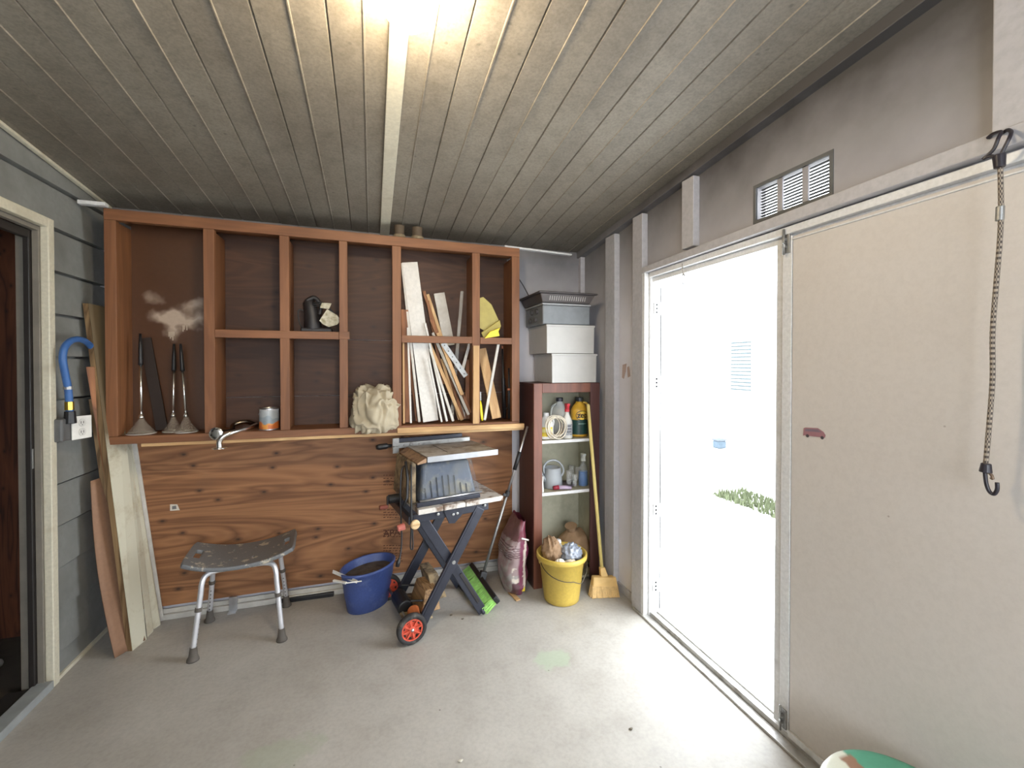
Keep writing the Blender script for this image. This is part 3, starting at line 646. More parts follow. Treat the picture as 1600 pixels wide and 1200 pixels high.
# leaning offcuts in the right bays.  (x,y top) (x,y bottom) depth top, bottom, width, thickness, material, label
M_wb = dirty('white painted board', srgb(216, 213, 207), srgb(202, 197, 188), .5, .75, .5, scale=7)
M_wg = dirty('greyed white trim', srgb(206, 202, 194), srgb(178, 170, 158), .45, .7, .5, scale=9)
M_brn = wood('brown stained offcut', srgb(110, 68, 40), srgb(160, 106, 66), 2, 1.6, False, .6, 4)
M_cl = clear('clear acrylic strip', (.8, .78, .74), .05, .3)
off = [
 ((640, 410), (673, 664), 2.93, 2.885, .100, .012, M_wb, 'widest white board, tallest of the boards leaning in the cabinet'),
 ((628, 412), (655, 668), 2.94, 2.90, .016, .03, M_wg, 'slim greyish white moulding leaning just left of the widest white board'),
 ((634, 484), (636, 664), 2.92, 2.91, .058, .014, M_brn, 'short brown board with square top beside the left upright of the boards bay'),
 ((637, 512), (642, 667), 2.885, 2.87, .012, .020, M_wb, 'thin white stick standing upright in front of the short brown board'),
 ((630, 530), (631, 667), 2.875, 2.865, .012, .03, M_pale, 'thin pale batten standing tight against the left upright of the boards bay'),
 ((662, 455), (724, 664), 2.99, 2.96, .022, .018, M_brn, 'brown stick leaning right, emerging behind the top of the widest white board'),
 ((668, 460), (727, 640), 2.985, 2.955, .020, .016, M_pale, 'pale tan stick leaning right with its end ragged'),
 ((686, 458), (702, 540), 3.03, 3.01, .075, .012, M_wg, 'grey square-topped board leaning right behind the sticks'),
 ((673, 500), (735, 645), 2.93, 2.905, .018, .016, M_brn, 'dark brown stick ending beside the metal angle strip'),
 ((664, 505), (698, 664), 2.90, 2.88, .014, .02, M_wb, 'narrow white stick leaning right beside the widest white board'),
 ((668, 530), (722, 662), 2.915, 2.89, .022, .012, M_pale, 'pale batten leaning right in the middle of the fan of sticks'),
 ((672, 545), (708, 663), 2.885, 2.87, .016, .012, M_wg, 'greyish trim strip leaning right at the foot of the fan of sticks'),
 ((676, 520), (732, 648), 2.895, 2.88, .018, .012, M_wg, 'light grey lath leaning right above the pale battens'),
 ((684, 520), (722, 617), 2.87, 2.86, .024, .014, M_pale, 'short cream batten whose cut end hangs free in front of the fan'),
 ((738, 520), (722, 580), 2.96, 2.95, .020, .008, M_wb, 'short white lath leaning left near the right upright of the boards bay'),
 ((732, 562), (731, 662), 2.99, 2.97, .042, .016, M_brn, 'squat brown board standing at the right end of the boards bay'),
 ((752, 545), (776, 661), 3.0, 2.9, .066, .014, M_pale, 'wide pale wedge board leaning right in the far right bay'),
 ((779, 535), (757, 662), 2.885, 2.865, .018, .014, M_wg, 'thin whitish stick crossing in front of the wedge board, leaning left'),
 ((668, 470), (693, 600), 2.975, 2.93, .020, .014, M_brn, 'dark tan lath tucked directly right of the widest white board top'),
 ((670, 560), (690, 664), 2.865, 2.862, .012, .016, M_wb, 'thin white strip at the lower right edge of the widest white board'),
 ((690, 560), (718, 664), 2.945, 2.93, .020, .012, M_pale, 'tan batten behind the middle of the fan of sticks'),
 ((700, 590), (728, 664), 2.99, 2.97, .018, .012, M_wg, 'short pale lath low at the right of the fan of sticks'),
 ((640, 560), (652, 666), 2.965, 2.95, .022, .014, M_brn, 'brown batten behind the slim greyish moulding'),
 ((744, 540), (743.5, 664), 2.80, 2.80, .040, .016, M_pale, 'pale upright offcut nailed over the lower part of the sixth upright'),
]
for (x0, y0), (x1, y1), Yt, Yb_, w_, th_, mt, lab in off:
    A, B = Q(x1, y1, Yb_), Q(x0, y0, Yt)
    fl = 1.1205 if Yb_ > YC+.03 else 1.109
    if y1 > 655: A.z = fl+th_*.12+abs(w_*(B.x-A.x)/max(B.z-A.z, .1))*.5
    single('wood_offcut', MB().beam(A, B, w_, th_, (1, 0, 0)), mt, lab, 'offcut', 'offcuts leaning in the right bays of the cabinet', bevel=.0015)
A, B = Q(728, 588, 2.852), Q(692, 536, 2.852)
T = thing('metal_angle', 'perforated steel angle strip lying across the fan of sticks', 'metal strip', (A+B)/2)
ob('strip', MB().beam(A, B, .034, .003, (1, 0, .5)), M_steel, T)
for k in range(6):
    p = A.lerp(B, .08+.17*k); ob('slot', MB().lathe([(.004, 0), (.0035, .0006)], p+V((0, -.0016, 0)), 8, (0, -1, 0)), M_dark, T)
for (a0, b0, lab) in (((722, 455), (702, 590), 'tall clear acrylic strip leaning left in the right part of the boards bay'), ((718, 500), (700, 560), 'short crinkled clear plastic sleeve beside the tall acrylic strip')):
    A, B = Q(b0[0], b0[1], 3.0), Q(a0[0], a0[1], 3.03)
    if 'tall' in lab: A = Q(706, 664, 2.98); A.z = 1.128
    else: A = Q(700, 664, 2.96); A.z = 1.13; 
    single('clear_strip', MB().beam(A, B, .022 if 'tall' in lab else .035, .002, (1, 0, 0)), M_cl, lab, 'plastic strip')
T = thing('putty_knife', 'small putty knife with yellow plastic handle at the foot of the sixth upright', 'putty knife', Q(752, 663, 2.85))
A = Q(753.5, 664, 2.85); A.z = 1.122; B = Q(750.5, 626, 2.86)
ob('grip', MB().tube([A, A.lerp(B, .3), A.lerp(B, .75), B], [.010, .015, .014, .006], 10, flat=.5), plain('yellow plastic', srgb(226, 206, 40), .4), T, smooth=True)
ob('blade', MB().beam(B, B+V((-.002, .002, .06)), .014, .002), M_steel, T)
# black long tools in the far right bay
for i, (a0, b0, Y_, r_, lab) in enumerate([((785, 545), (788, 655), 2.95, .014, 'black caulking gun tube standing left in the dark far right bay'), ((795, 575), (796, 650), 2.90, .012, 'black handled tool with pale tip standing in the far right bay')]):
    B, A = Q(a0[0], a0[1], Y_), Q(b0[0], b0[1], Y_); A.z = 1.121
    T = thing('black_tool', lab, 'hand tool', A)
    d = B-A
    ob('shaft', MB().tube([A+V((0, 0, .0)), A+d*.55, A+d*.6, B], [r_, r_, r_*.6, r_*.5], 10), M_black, T, smooth=True)
    ob('tip', MB().tube([A+d*.56 if i else A+d*.88, A+d*.60 if i else A+d*1.04], r_*1.05 if i else .005, 10), plain('copper tip', srgb(190, 120, 90), .4), T, smooth=True)
    ob('guard', MB().tube(smoothpath([A+d*.1+V((0, -.01, 0)), A+d*.2+V((.03, -.01, 0)), A+d*.4+V((.028, -.01, 0)), A+d*.5+V((0, -.01, 0))]), .003, 8), M_black, T, smooth=True)
# cable coil hung on the cabinet side
T = thing('cable_coil', 'loop of yellowish cable hanging on the right side of the cabinet', 'cable', (.966, 2.93, 1.83))
for k in range(3):
    cy_, cz_ = 2.93+.006*k, 1.93-.012*k
    ob('loop', MB().tube([(.968+.006*k+.012*sin(2*pi*j/28)**2, cy_+.03*cos(2*pi*j/28), cz_+(.11+.008*k)*sin(2*pi*j/28)) for j in range(29)], .003, 8), plain('yellowed cable', srgb(168, 148, 86), .6), T, smooth=True)
ob('lead', MB().tube(smoothpath([Q(811, 436, 2.95), Q(818, 447, 2.95), Q(826, 462, 2.93)]), .004, 8), M_black, T, smooth=True)

# ================================================================== left corner: boards, hose, outlet box
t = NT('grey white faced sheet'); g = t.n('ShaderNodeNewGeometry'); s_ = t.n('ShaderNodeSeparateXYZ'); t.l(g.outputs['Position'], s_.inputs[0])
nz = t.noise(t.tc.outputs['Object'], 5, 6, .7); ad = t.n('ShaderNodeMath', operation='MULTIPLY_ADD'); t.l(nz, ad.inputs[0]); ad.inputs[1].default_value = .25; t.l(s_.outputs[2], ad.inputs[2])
mr = t.n('ShaderNodeMapRange'); t.l(ad.outputs[0], mr.inputs['Value']); mr.inputs['From Min'].default_value = 1.12; mr.inputs['From Max'].default_value = 1.28  # upper face browner and darker: shade beside the cabinet is painted in
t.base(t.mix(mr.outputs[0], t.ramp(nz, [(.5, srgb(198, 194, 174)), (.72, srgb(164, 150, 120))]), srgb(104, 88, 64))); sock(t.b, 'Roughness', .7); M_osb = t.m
M_edge = wood('weathered brown board edge', srgb(100, 76, 48), srgb(158, 130, 92), 2, 2, False, .7, 4)
M_hard = plain('brown hardboard', srgb(142, 108, 84), .7, var=.08, scale=50, bump=.15)
# curved hardboard sheet: bows outward
def hb(u, v):
    yL = 757+(1032-757)*(1-v); 
    bow = sin(pi*(1-v))*-9+0
    xl = 129+(177-129)*(1-v)**1.6
    base = pZ(0, 177, 1031).lerp(pX(XL+.09, 130, 760), v); base.x = (-1.253)*(1-v)+(-1.385)*v-.035*sin(pi*v)*.6
    base.y = 2.715*(1-v)+2.80*v; base.z = (pX(-1.36, 130, 761).z)*v+.003
    w = V((.06, .20, 0)) if True else 0
    return base+V((.055*u+.02*u*(1-v), .13*u, .012*u*v))
single('hardboard_sheet', MB().grid(hb, 6, 24), M_hard, 'bowed brown hardboard sheet leaning in the left corner, nearest the siding', 'hardboard sheet', solid=.005, smooth=True)
def lean(name, pts_b, pts_t, th, mat, lab, cat='board', tv=(0, 1, 0), **k):
    (bl, br), (tl, tr) = pts_b, pts_t
    tv = V(tv)*th
    return single(name, MB().hexa([bl, br, br+tv, bl+tv, tl, tr, tr+tv, tl+tv]), mat, lab, cat, 'boards leaning in the left corner', **k)
# white faced sheet with thick brown edge
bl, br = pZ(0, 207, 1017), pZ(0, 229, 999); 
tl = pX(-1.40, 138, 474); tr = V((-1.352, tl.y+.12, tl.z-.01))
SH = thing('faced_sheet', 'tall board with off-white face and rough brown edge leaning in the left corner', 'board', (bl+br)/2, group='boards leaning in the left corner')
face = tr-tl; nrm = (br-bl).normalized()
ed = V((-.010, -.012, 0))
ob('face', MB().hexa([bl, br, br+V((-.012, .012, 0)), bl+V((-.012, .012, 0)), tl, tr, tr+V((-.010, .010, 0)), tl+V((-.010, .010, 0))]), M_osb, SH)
ob('edge', MB().hexa([bl+V((-.026, .004, 0)), bl+V((-.001, -.001, 0)), bl+V((-.012, .012, 0)), bl+V((-.03, .014, 0)), tl+V((-.026, .004, 0)), tl+V((-.001, -.001, 0)), tl+V((-.012, .012, 0)), tl+V((-.03, .014, 0))]), M_edge, SH)
def floorw(px, py): return pZ(0, px, py)
YL = 3.0
lean('thin_board', (floorw(230, 996), floorw(238, 988)), (Q(196, 690, 3.03), Q(203, 690, 3.045)), .012, M_osb, 'narrow cream faced strip leaning just right of the tall faced board')
lean('thin_board', (floorw(239, 984), floorw(250, 977)), (Q(199, 690, 3.035), Q(205, 690, 3.045)), .010, M_osb, 'thin pale wooden strip, rightmost of the leaning boards by the plywood')
lean('thin_board', (V((-1.20, 3.03, 0)), V((-1.165, 3.035, 0))), (Q(204, 690, 3.045), Q(213, 690, 3.047)), .006, M_wg, 'pale grey board standing upright behind the leaning strips at the plywood edge')
# brown lath with square top
a = pX(-1.395, 134, 573)
lean('brown_lath', (V((-1.245, 2.86, 0)), V((-1.215, 2.88, 0))), (a, a+V((.028, .03, 0))), .018, M_brn, 'brown square-topped lath leaning between the outlet box and the faced board', bevel=.002)
lean('grey_lath', (V((-1.285, 2.86, .0)), V((-1.265, 2.875, .0))), (V((-1.405, 2.83, 1.32)), V((-1.388, 2.845, 1.32))), .012, M_edge, 'thin weathered lath leaning just behind the white outlet plate', bevel=.002)
lean('tall_trim', (V((-1.33, 3.02, .0)), V((-1.30, 3.03, .0))), (V((-1.40, 3.01, 1.98)), V((-1.37, 3.02, 1.98))), .012, M_wg, 'pale trim whose square end shows beside the upper cabinet left side', bevel=.002)
lean('dark_board', (V((-1.33, 2.93, .0)), V((-1.25, 3.0, .0))), (V((-1.405, 2.93, 1.45)), V((-1.36, 3.0, 1.45))), .012, plain('dark brown panel', srgb(62, 46, 36), .7), 'dark brown panel standing deepest in the left corner behind the other boards')
# outlet box with cover
q = pX(-1.41, 120, 668)
OB = thing('outlet_box', 'grey outdoor outlet box with a white cover plate on the siding', 'outlet', (XL+.02, q.y-.02, 1.10))
a, b = pX(XL+.05, 97, 655), pX(XL+.05, 118, 686)
ob('box', MB().box((XL-.01, a.y, b.z), (XL+.05, a.y+.085, a.z)), plain('dark grey box', srgb(92, 92, 92), .5), OB, bevel=.008)
c0 = V((XL+.052, a.y+.055, (a.z+b.z)/2+.01))
pt = [pX(XL+.055, *p) for p in ((112, 651), (113, 688))]
dv = V((.42, 1, 0)).normalized()
def pp(u, v): return V((XL+.052, pt[0].y, 0))+dv*u+V((0, 0, v))
z1_, z0_ = pt[0].z, pt[1].z
pl = ob('cover_plate', MB().prism([pp(0, z0_), pp(.09, z0_+.002), pp(.09, z1_-.002), pp(0, z1_)], V((.006, -.003, 0))), plain('white plate', srgb(222, 220, 214), .4), OB, bevel=.002)
for vz in (.30, .70):
    z = z0_+(z1_-z0_)*vz
    rc = ob('receptacle', MB().prism([pp(.028+.017*cos(t)+.017, z+.02*sin(t)) for t in [2*pi*k/16 for k in range(16)]], V((.008, -.004, 0))), plain('receptacle face', srgb(206, 204, 198), .4), pl)
    ob('slots', MB().prism([pp(.037, z-.004), pp(.039, z-.004), pp(.039, z+.008), pp(.037, z+.008)], V((.0088, -.0044, 0))).prism([pp(.049, z-.004), pp(.051, z-.004), pp(.051, z+.008), pp(.049, z+.008)], V((.0088, -.0044, 0))).prism([pp(.043, z-.012), pp(.046, z-.012), pp(.046, z-.008), pp(.043, z-.008)], V((.0088, -.0044, 0))), M_black, rc)
# blue hose
HO = thing('blue_hose', 'short blue hose with brass fitting curving up from the outlet box', 'hose', (XL+.05, 2.70, 1.2))
hx_ = XL+.055
hp = [pX(hx_, 109, 650), pX(hx_, 108, 625), pX(hx_, 106, 605), pX(hx_, 101, 580), pX(hx_, 98, 560), pX(hx_, 101, 543), pX(hx_, 110, 533), pX(hx_, 122, 530), pX(hx_-.01, 134, 534), pX(hx_-.02, 146, 548), pX(hx_-.03, 152, 575)]
ob('tube', MB().tube(smoothpath(hp, 8), .0145, 12), plain('blue rubber', srgb(58, 100, 160), .45), HO, smooth=True)
for py, mt, h_ in ((634, plain('brass', srgb(190, 160, 70), .3, .9), .02), (606, M_steel, .008)):
    c = pX(hx_, 108.5 if py > 620 else 106.5, py); ob('fitting' if h_ > .01 else 'hose_clamp', MB().tube([c-V((0, 0, h_)), c+V((0, 0, h_))], .0172, 14), mt, HO, smooth=False, bevel=.001)
c = pX(hx_, 109.5, 652); ob('plug', MB().tube([c-V((0, 0, .03)), c+V((0, 0, .03))], [.024, .02], 14), M_black, HO, bevel=.003)

# ================================================================== shower stool
sc_ = V((-.690, 2.785, 0)); srz = radians(6)
M_seat = dirty('grey moulded plastic with paint spatter', srgb(108, 110, 112), srgb(182, 174, 156), .57, .62, .45, scale=16)
M_tube = plain('white anodised aluminium tube', srgb(216, 216, 220), .32, .55, .05)
S = thing('shower_stool', 'grey plastic shower stool on four white metal legs in front of the plywood', 'stool', sc_, srz)
hw, hd = .262, .165
def seatz(x, y): return .425+.055*(abs(x)/hw)**2.2*1.0-.0*y
def in_slot(x, y): return abs(abs(x)-.205) < .018 and abs(y) < .058
nx, ny = 53, 27
bm_v, bm_f, idx = [], [], {}
for j in range(ny):
    for i in range(nx):
        u, v = -1+2*i/(nx-1), -1+2*j/(ny-1)
        # rounded rectangle outline with a slight waist
        x = u*hw*(1-.035*abs(v)**6); y = v*hd*(1-.06*abs(u)**5-.05*(1-u*u)*0)
        idx[i, j] = len(bm_v); bm_v.append(V((x, y, seatz(x, y))))
def hole(i, j):
    c = (bm_v[idx[i, j]]+bm_v[idx[i+1, j+1]])/2
    if abs(abs(c.x)-.216) < .017 and abs(c.y) < .055: return True
    for k in range(-2, 3):
        for l in (-1, 0, 1):
            if abs(c.x-k*.055) < .004 and abs(c.y-l*.07) < .004: return True
    return False
bm_f = [(idx[i, j], idx[i+1, j], idx[i+1, j+1], idx[i, j+1]) for j in range(ny-1) for i in range(nx-1) if not hole(i, j)]
m = MB().add(bm_v, bm_f)
o = ob('seat', m, M_seat, S, local=True, solid=.022, smooth=True, bevel=.004)
m = MB()
for (cx, cy) in ((-1, -1), (1, -1), (-1, 1), (1, 1)):
    fx, fy = cx*.200, cy*.185
    tx, ty = cx*.155, cy*.10
    lg = ob('leg', MB().tube(smoothpath([(tx-cx*.10, ty, .405), (tx-cx*.04, ty+cy*.005, .405), (tx+cx*.0, ty+cy*.02, .395), (tx+cx*.015, ty+cy*.035, .36), (tx+cx*.02, ty+cy*.045, .30), (fx, fy, .045)]), .0130, 14), M_tube, S, local=True, smooth=True)
    d = V((fx, fy, .045)); t_ = V((tx+cx*.02, ty+cy*.045, .30)); u_ = (t_-d).normalized()
    ob('collar', MB().tube([d.lerp(t_, .72), d.lerp(t_, .80)], .0165, 14), M_rubber, lg, local=True, bevel=.002)
    for k in range(6):
        p = d.lerp(t_, .12+.09*k); ob('adjust_hole', MB().lathe([(.0034, .0128), (.003, .0136)], p, 8, (0, -1, 0)) if cy > 0 else MB().lathe([(.0034, .0128), (.003, .0136)], p, 8, (-cx, 0, 0)), M_dark, lg, local=True)
    ob('rubber_foot', MB().tube([V((fx, fy, 0))-u_*0+V((0, 0, 0)), V((fx, fy, .008)), V((fx, fy, .012))+u_*.01, d+u_*.02], [.028, .027, .020, .0155], 16), M_rubber, lg, local=True, smooth=True)

# ================================================================== blue tub
M_blue = dirty('scuffed blue plastic', srgb(62, 80, 136), srgb(98, 112, 156), .55, .8, .45, scale=10)
bc = V((-.025, 2.855, 0)); br = radians(38)
T = thing('blue_tub', 'oval dusty blue tub of dirty residue on the floor between stool and saw', 'tub', bc)
def tubprof(inner=False):
    return [(.118, 0), (.124, .004), (.142, .12), (.156, .232), (.163, .236), (.165, .252), (.158, .256), (.150, .250), (.138, .12), (.118, .012), (.001, .01)]
def tilt(p): return V((p.x, p.y, p.z*(1+.0*(p.y-bc.y))))
m = MB().lathe(tubprof(), bc, 44, sx=1.12, sy=.78, rot=br)
ob('shell', m, M_blue, T, smooth=True, bevel=.0)
m = MB().lathe([(.148, .205), (.10, .207), (.05, .212), (.001, .216)], bc, 40, sx=1.10, sy=.76, rot=br, close=False)
ob('residue', m, dirty('brown sediment', srgb(92, 82, 72), srgb(60, 48, 40), .45, .65, .9, scale=14, bump=.6), T, smooth=True)
A = pZ(.262, 520, 893); B = pZ(.225, 560, 910)
single('stir_stick', MB().beam(A, A.lerp(B, .95), .020, .005, (0, 0, 1)), M_wb, 'pale stir stick poking out of the blue tub over its left rim', 'stick', 'sticks in the blue tub', bevel=.001)
A = pZ(.262, 521, 907); B = pZ(.262, 541, 911)
single('stir_stick', MB().beam(A, B, .014, .010, (0, 1, 0)).beam(B, B+V((.08, .06, -.03)), .006, .006), M_wb, 'short white handle resting across the near rim of the blue tub', 'stick', 'sticks in the blue tub', bevel=.001)

# ================================================================== table saw on folding stand (local x along its front, y to the wall)
SO, SA = V((.357, 2.681, 0)), radians(12)
W = thing('table_saw', 'dusty portable table saw on a black folding stand with red wheels', 'table saw', SO, SA)
M_pow = plain('navy black powder coat', srgb(50, 52, 62), .38, .3, .15, 30)
M_slab = dirty('scuffed white saw deck', srgb(204, 198, 190), srgb(120, 100, 84), .46, .58, .5, .2, 16, bump=.2)
M_top = dirty('worn silver saw table', srgb(176, 174, 170), srgb(122, 112, 98), .45, .62, .38, .6, 14)
M_tan = dirty('dusty tan metal', srgb(160, 140, 108), srgb(84, 70, 56), .42, .6, .7, .1, 18)
def L(m, name, mat, parent=W, **k): return ob(name, m, mat, parent, local=True, **k)
yf, yb = -.232, .17
def chan(a, b, y, w=.042, t_=.02):
    return MB().beam((a[0], y, a[1]), (b[0], y, b[1]), w, t_, (1, 0, 0))
for y, sgn in ((yf, 1), (yb, -1)):
    l = L(chan((-.170, .045), (.205, .655), y, .060), 'leg', M_pow, bevel=.004)
    L(chan((-.183, .05), (.175, .64), y-.0105*sgn, .006, .003), 'flange', M_pow, l)
    l = L(chan((-.150, .66), (.232, .018), y+.024*sgn, .056, .018), 'leg', M_pow, bevel=.004)
    L(MB().tube([(.034, y-.014, .372), (.034, y+.045*sgn, .372)], .011, 12), 'pivot_bolt', M_steel, bevel=.001)
    L(chan((.085, .285), (.200, .09), y+.012*sgn, .016, .004), 'slot', M_dark, l)
L(MB().tube([(.228, yf, .022), (.228, yb, .022)], .011, 10), 'foot_bar', M_pow, smooth=True)
L(MB().tube([(.19, yf+.02, .64), (.19, yb, .64)], .010, 10), 'cross_bar', M_pow, smooth=True)
# upper stand frame and hinged bracket
L(MB().box((-.20, yf-.005, .635), (.26, yf+.022, .682)), 'front_rail', M_pow, bevel=.004)
L(MB().box((-.20, yb-.02, .635), (.26, yb+.008, .682)), 'rear_rail', M_pow, bevel=.004)
L(MB().box((-.225, yf-.005, .63), (-.20, yb+.01, .675)), 'side_rail', M_pow, bevel=.004)
L(MB().prism([(-.03, yf-.006, .683), (.10, yf-.006, .683), (.085, yf-.006, .635), (.04, yf-.006, .595), (.005, yf-.006, .60)], (0, -.006, 0)), 'gusset', M_pow, bevel=.002)
for x, z in ((.03, .648), (.055, .65), (.23, .668), (-.06, .665)):
    L(MB().lathe([(.008, 0), (.008, .004), (.003, .006)], (x, yf-.012, z), 10, (0, -1, 0)), 'bolt', M_steel)
k = L(MB().lathe([(.024, 0), (.026, .006), (.026, .016), (.020, .02)], (-.192, yf-.006, .632), 18, (0, -1, 0)), 'lock_knob', plain('tan plastic', srgb(206, 176, 134), .5), bevel=.002)
L(MB().box((-.214, yf-.032, .628), (-.170, yf-.026, .636)), 'grip_rib', plain('tan plastic rib', srgb(186, 156, 114), .5), k)
# deck of three white boards
for a, b in ((-.178, -.035), (-.031, .10), (.104, .345)):
    L(MB().box((a, yf-.03, .684), (b, yb+.03, .712)), 'deck_board', M_slab, bevel=.003)
# motor housing under the smoky guard
def frus(x0, x1, y0, y1, z0, X0, X1, Y0, Y1, z1): return MB().hexa([(x0, y0, z0), (x1, y0, z0), (x1, y1, z0), (x0, y1, z0), (X0, Y0, z1), (X1, Y0, z1), (X1, Y1, z1), (X0, Y1, z1)])
M_house = dirty('blue grey dusty housing', srgb(84, 92, 106), srgb(150, 142, 116), .52, .72, .5, .0, 7)
L(frus(-.145, .205, yf+.035, yb-.02, .713, -.125, .165, yf+.075, yb-.04, .935), 'housing', M_house, bevel=.018, seg=3)
L(MB().box((-.175, yf+.005, .7125), (.21, yf+.03, .738)), 'sill', M_pow, bevel=.004)
for i in range(8):
    x = -.115+i*.036; h_ = [.055, .09, .105, .11, .11, .105, .06, .05][i]
    z0, z1 = .748, .748+h_
    yy = lambda z: yf+.035+(z-.713)/.222*.04-.004
    L(MB().hexa([(x, yy(z0)-.002, z0), (x+.005, yy(z0)-.002, z0), (x+.005, yy(z0)+.002, z0), (x, yy(z0)+.002, z0), (x-.004+.0, yy(z1)-.002, z1), (x+.001, yy(z1)-.002, z1), (x+.001, yy(z1)+.002, z1), (x-.004, yy(z1)+.002, z1)]), 'vent_slot', M_black)
g = NT('smoky clear guard'); fr = g.noise(g.tc.outputs['Object'], 9, 6, .6)
g.base(g.ramp(fr, [(.45, srgb(96, 108, 124)), (.75, srgb(160, 152, 126))])); g.l(g.ramp(fr, [(.42, (.08,)*3), (.75, (.45,)*3)]), g.b.inputs['Alpha']); sock(g.b, 'Roughness', .38)
L(frus(-.160, .222, yf+.018, yb, .739, -.118, .178, yf+.052, yb-.02, .952), 'guard', g.m, bevel=.022, seg=4)
L(MB().tube([(-.155, yf+.015, .742), (.222, yf+.015, .745)], .006, 8), 'guard_lip', M_alu, smooth=True)
# left side bodywork
L(frus(-.205, -.162, yf+.06, yb, .72, -.185, -.150, yf+.09, yb-.02, .955), 'side_plate', M_tan, bevel=.01)
L(MB().tube([(-.21, yf+.10, .955), (-.205, yf+.08, .86), (-.215, yf+.06, .76), (-.235, yf+.05, .72)], .008, 8), 'side_rib', M_black, smooth=True)
# top table
L(frus(-.125, .31, yf-.022, .115, .964, -.125, .31, yf-.022, .115, .992), 'table_top', M_top, bevel=.003)
L(MB().hexa([(-.182, yf-.024, .955), (-.130, yf-.024, .962), (-.130, .115, .962), (-.182, .105, .955), (-.182, yf-.024, .964), (-.130, yf-.024, .990), (-.130, .115, .990), (-.182, .105, .964)]), 'table_wing', dirty('rusty brown wing', srgb(150, 120, 92), srgb(96, 66, 48), .45, .6, .6, .2, 16), bevel=.002)
L(MB().box((-.125, yf-.026, .962), (.312, yf-.0225, .994)), 'front_trim', plain('dull silver edge', srgb(168, 170, 174), .45, .5), bevel=.001)
for x0, x1, y0, y1 in ((.02, .025, -.18, .07), (.10, .20, -.06, -.055)): L(MB().box((x0, y0, .992), (x1, y1, .9928)), 'table_groove', M_dark)
L(MB().box((-.08, yf+.09, .93), (.15, .07, .964)), 'neck', M_pow)
# rear fence bar
fb_ = L(MB().box((-.195, .175, .972), (.325, .205, 1.006)), 'fence_bar', M_steel, bevel=.003)
L(MB().box((-.16, .205, 1.0), (.28, .235, 1.03)), 'fence_rail', M_pow, bevel=.003)
L(MB().box((-.205, .165, .945), (-.165, .1745, .985)).box((-.205, .165, .99), (-.165, .1745, 1.04)), 'fence_bracket', M_steel, fb_, bevel=.002)
for x in (-.13, -.09, -.03): L(MB().lathe([(.006, 0), (.003, .004)], (x, .1745, .992), 10, (0, -1, 0)), 'fence_bolt', M_alu, fb_)
L(MB().tube([(-.205, .19, .992), (-.23, .19, .992), (-.235, .19, .992), (-.285, .19, .990), (-.30, .19, .990)], [.010, .012, .018, .018, .012], 12), 'fence_knob', M_black, fb_, smooth=True)
# tilt crank on the left
cr = L(MB().tube([(-.20, .0, .715), (-.275, .0, .715)], .026, 14), 'crank_hub', M_black, bevel=.003)
L(MB().beam((-.279, .0, .735), (-.285, -.02, .675), .018, .008, (0, 1, 0)), 'crank_arm', M_black, cr)
L(MB().tube([(-.283, -.02, .68), (-.33, -.02, .68)], [.012, .014], 12), 'crank_handle', plain('dull red plastic', srgb(132, 70, 56), .5), cr, bevel=.002)
# cords
cd = L(MB().tube(smoothpath([(-.20, yf+.12, .93), (-.235, yf+.10, .90), (-.245, yf+.08, .72), (-.242, yf+.07, .55), (-.25, yf+.06, .47), (-.262, yf+.05, .43)]), .0042, 8), 'power_cord', M_black, smooth=True)
L(MB().tube([(-.260, yf+.05, .44), (-.268, yf+.05, .415), (-.272, yf+.05, .395)], [.006, .012, .011], 10), 'plug', M_black, cd, smooth=True)
L(MB().tube(smoothpath([(-.20, yf+.03, .95), (-.208, yf+.0, .90), (-.212, yf-.01, .76), (-.213, yf-.01, .60), (-.216, yf-.01, .515), (-.209, yf-.01, .50), (-.203, yf-.01, .52), (-.206, yf, .70), (-.204, yf+.02, .9)]), .0045, 8), 'power_cord', M_black, smooth=True)
L(MB().tube([(-.268, yf+.06, .60), (-.228, yf+.06, .606)], [.017, .019], 12), 'key_cap', plain('salmon plastic', srgb(206, 116, 104), .5), bevel=.003)
# lower motor tray between the wheels
tr_ = L(MB().hexa([(-.235, yf+.05, .07), (-.07, yf+.05, .05), (-.07, yb-.05, .05), (-.235, yb-.05, .07), (-.235, yf+.05, .085), (-.07, yf+.05, .065), (-.07, yb-.05, .065), (-.235, yb-.05, .085)]), 'tray', M_tan, bevel=.003)
L(frus(-.13, -.02, yf+.06, yf+.28, .085, -.10, -.03, yf+.09, yf+.26, .20), 'wood_block', wood('dusty wood block', srgb(110, 82, 54), srgb(176, 140, 98), 1, 3, False, .7), bevel=.004)
L(frus(-.03, .05, yf+.14, yf+.32, .10, -.06, .0, yf+.16, yf+.33, .25), 'sawdust_box', M_tan, bevel=.004)
L(MB().tube([(-.20, yf+.14, .10), (-.20, yf+.30, .10)], .045, 18), 'motor', M_black, bevel=.008)
L(MB().tube([(-.17, yf+.05, .095), (-.17, yf+.10, .10)], [.025, .035], 16), 'motor_cap', plain('orange brown cap', srgb(190, 106, 58), .6), bevel=.004)
for ya, yb_ in ((yf+.08, yf+.20), (yf+.28, yf+.40)): L(MB().tube([(-.19, ya, .17), (-.07, ya+.02, .13)], .006, 8), 'tie_rod', M_black, smooth=True)
L(MB().tube([(-.219, yf-.05, .081), (-.219, .245, .081)], .008, 10), 'axle', M_steel, smooth=True)
M_tyre = dirty('dusty black tyre', srgb(46, 44, 44), srgb(120, 114, 104), .58, .8, .8, scale=12); M_hub = dirty('red wheel hub', srgb(206, 84, 62), srgb(170, 90, 70), .6, .8, .5, scale=14)
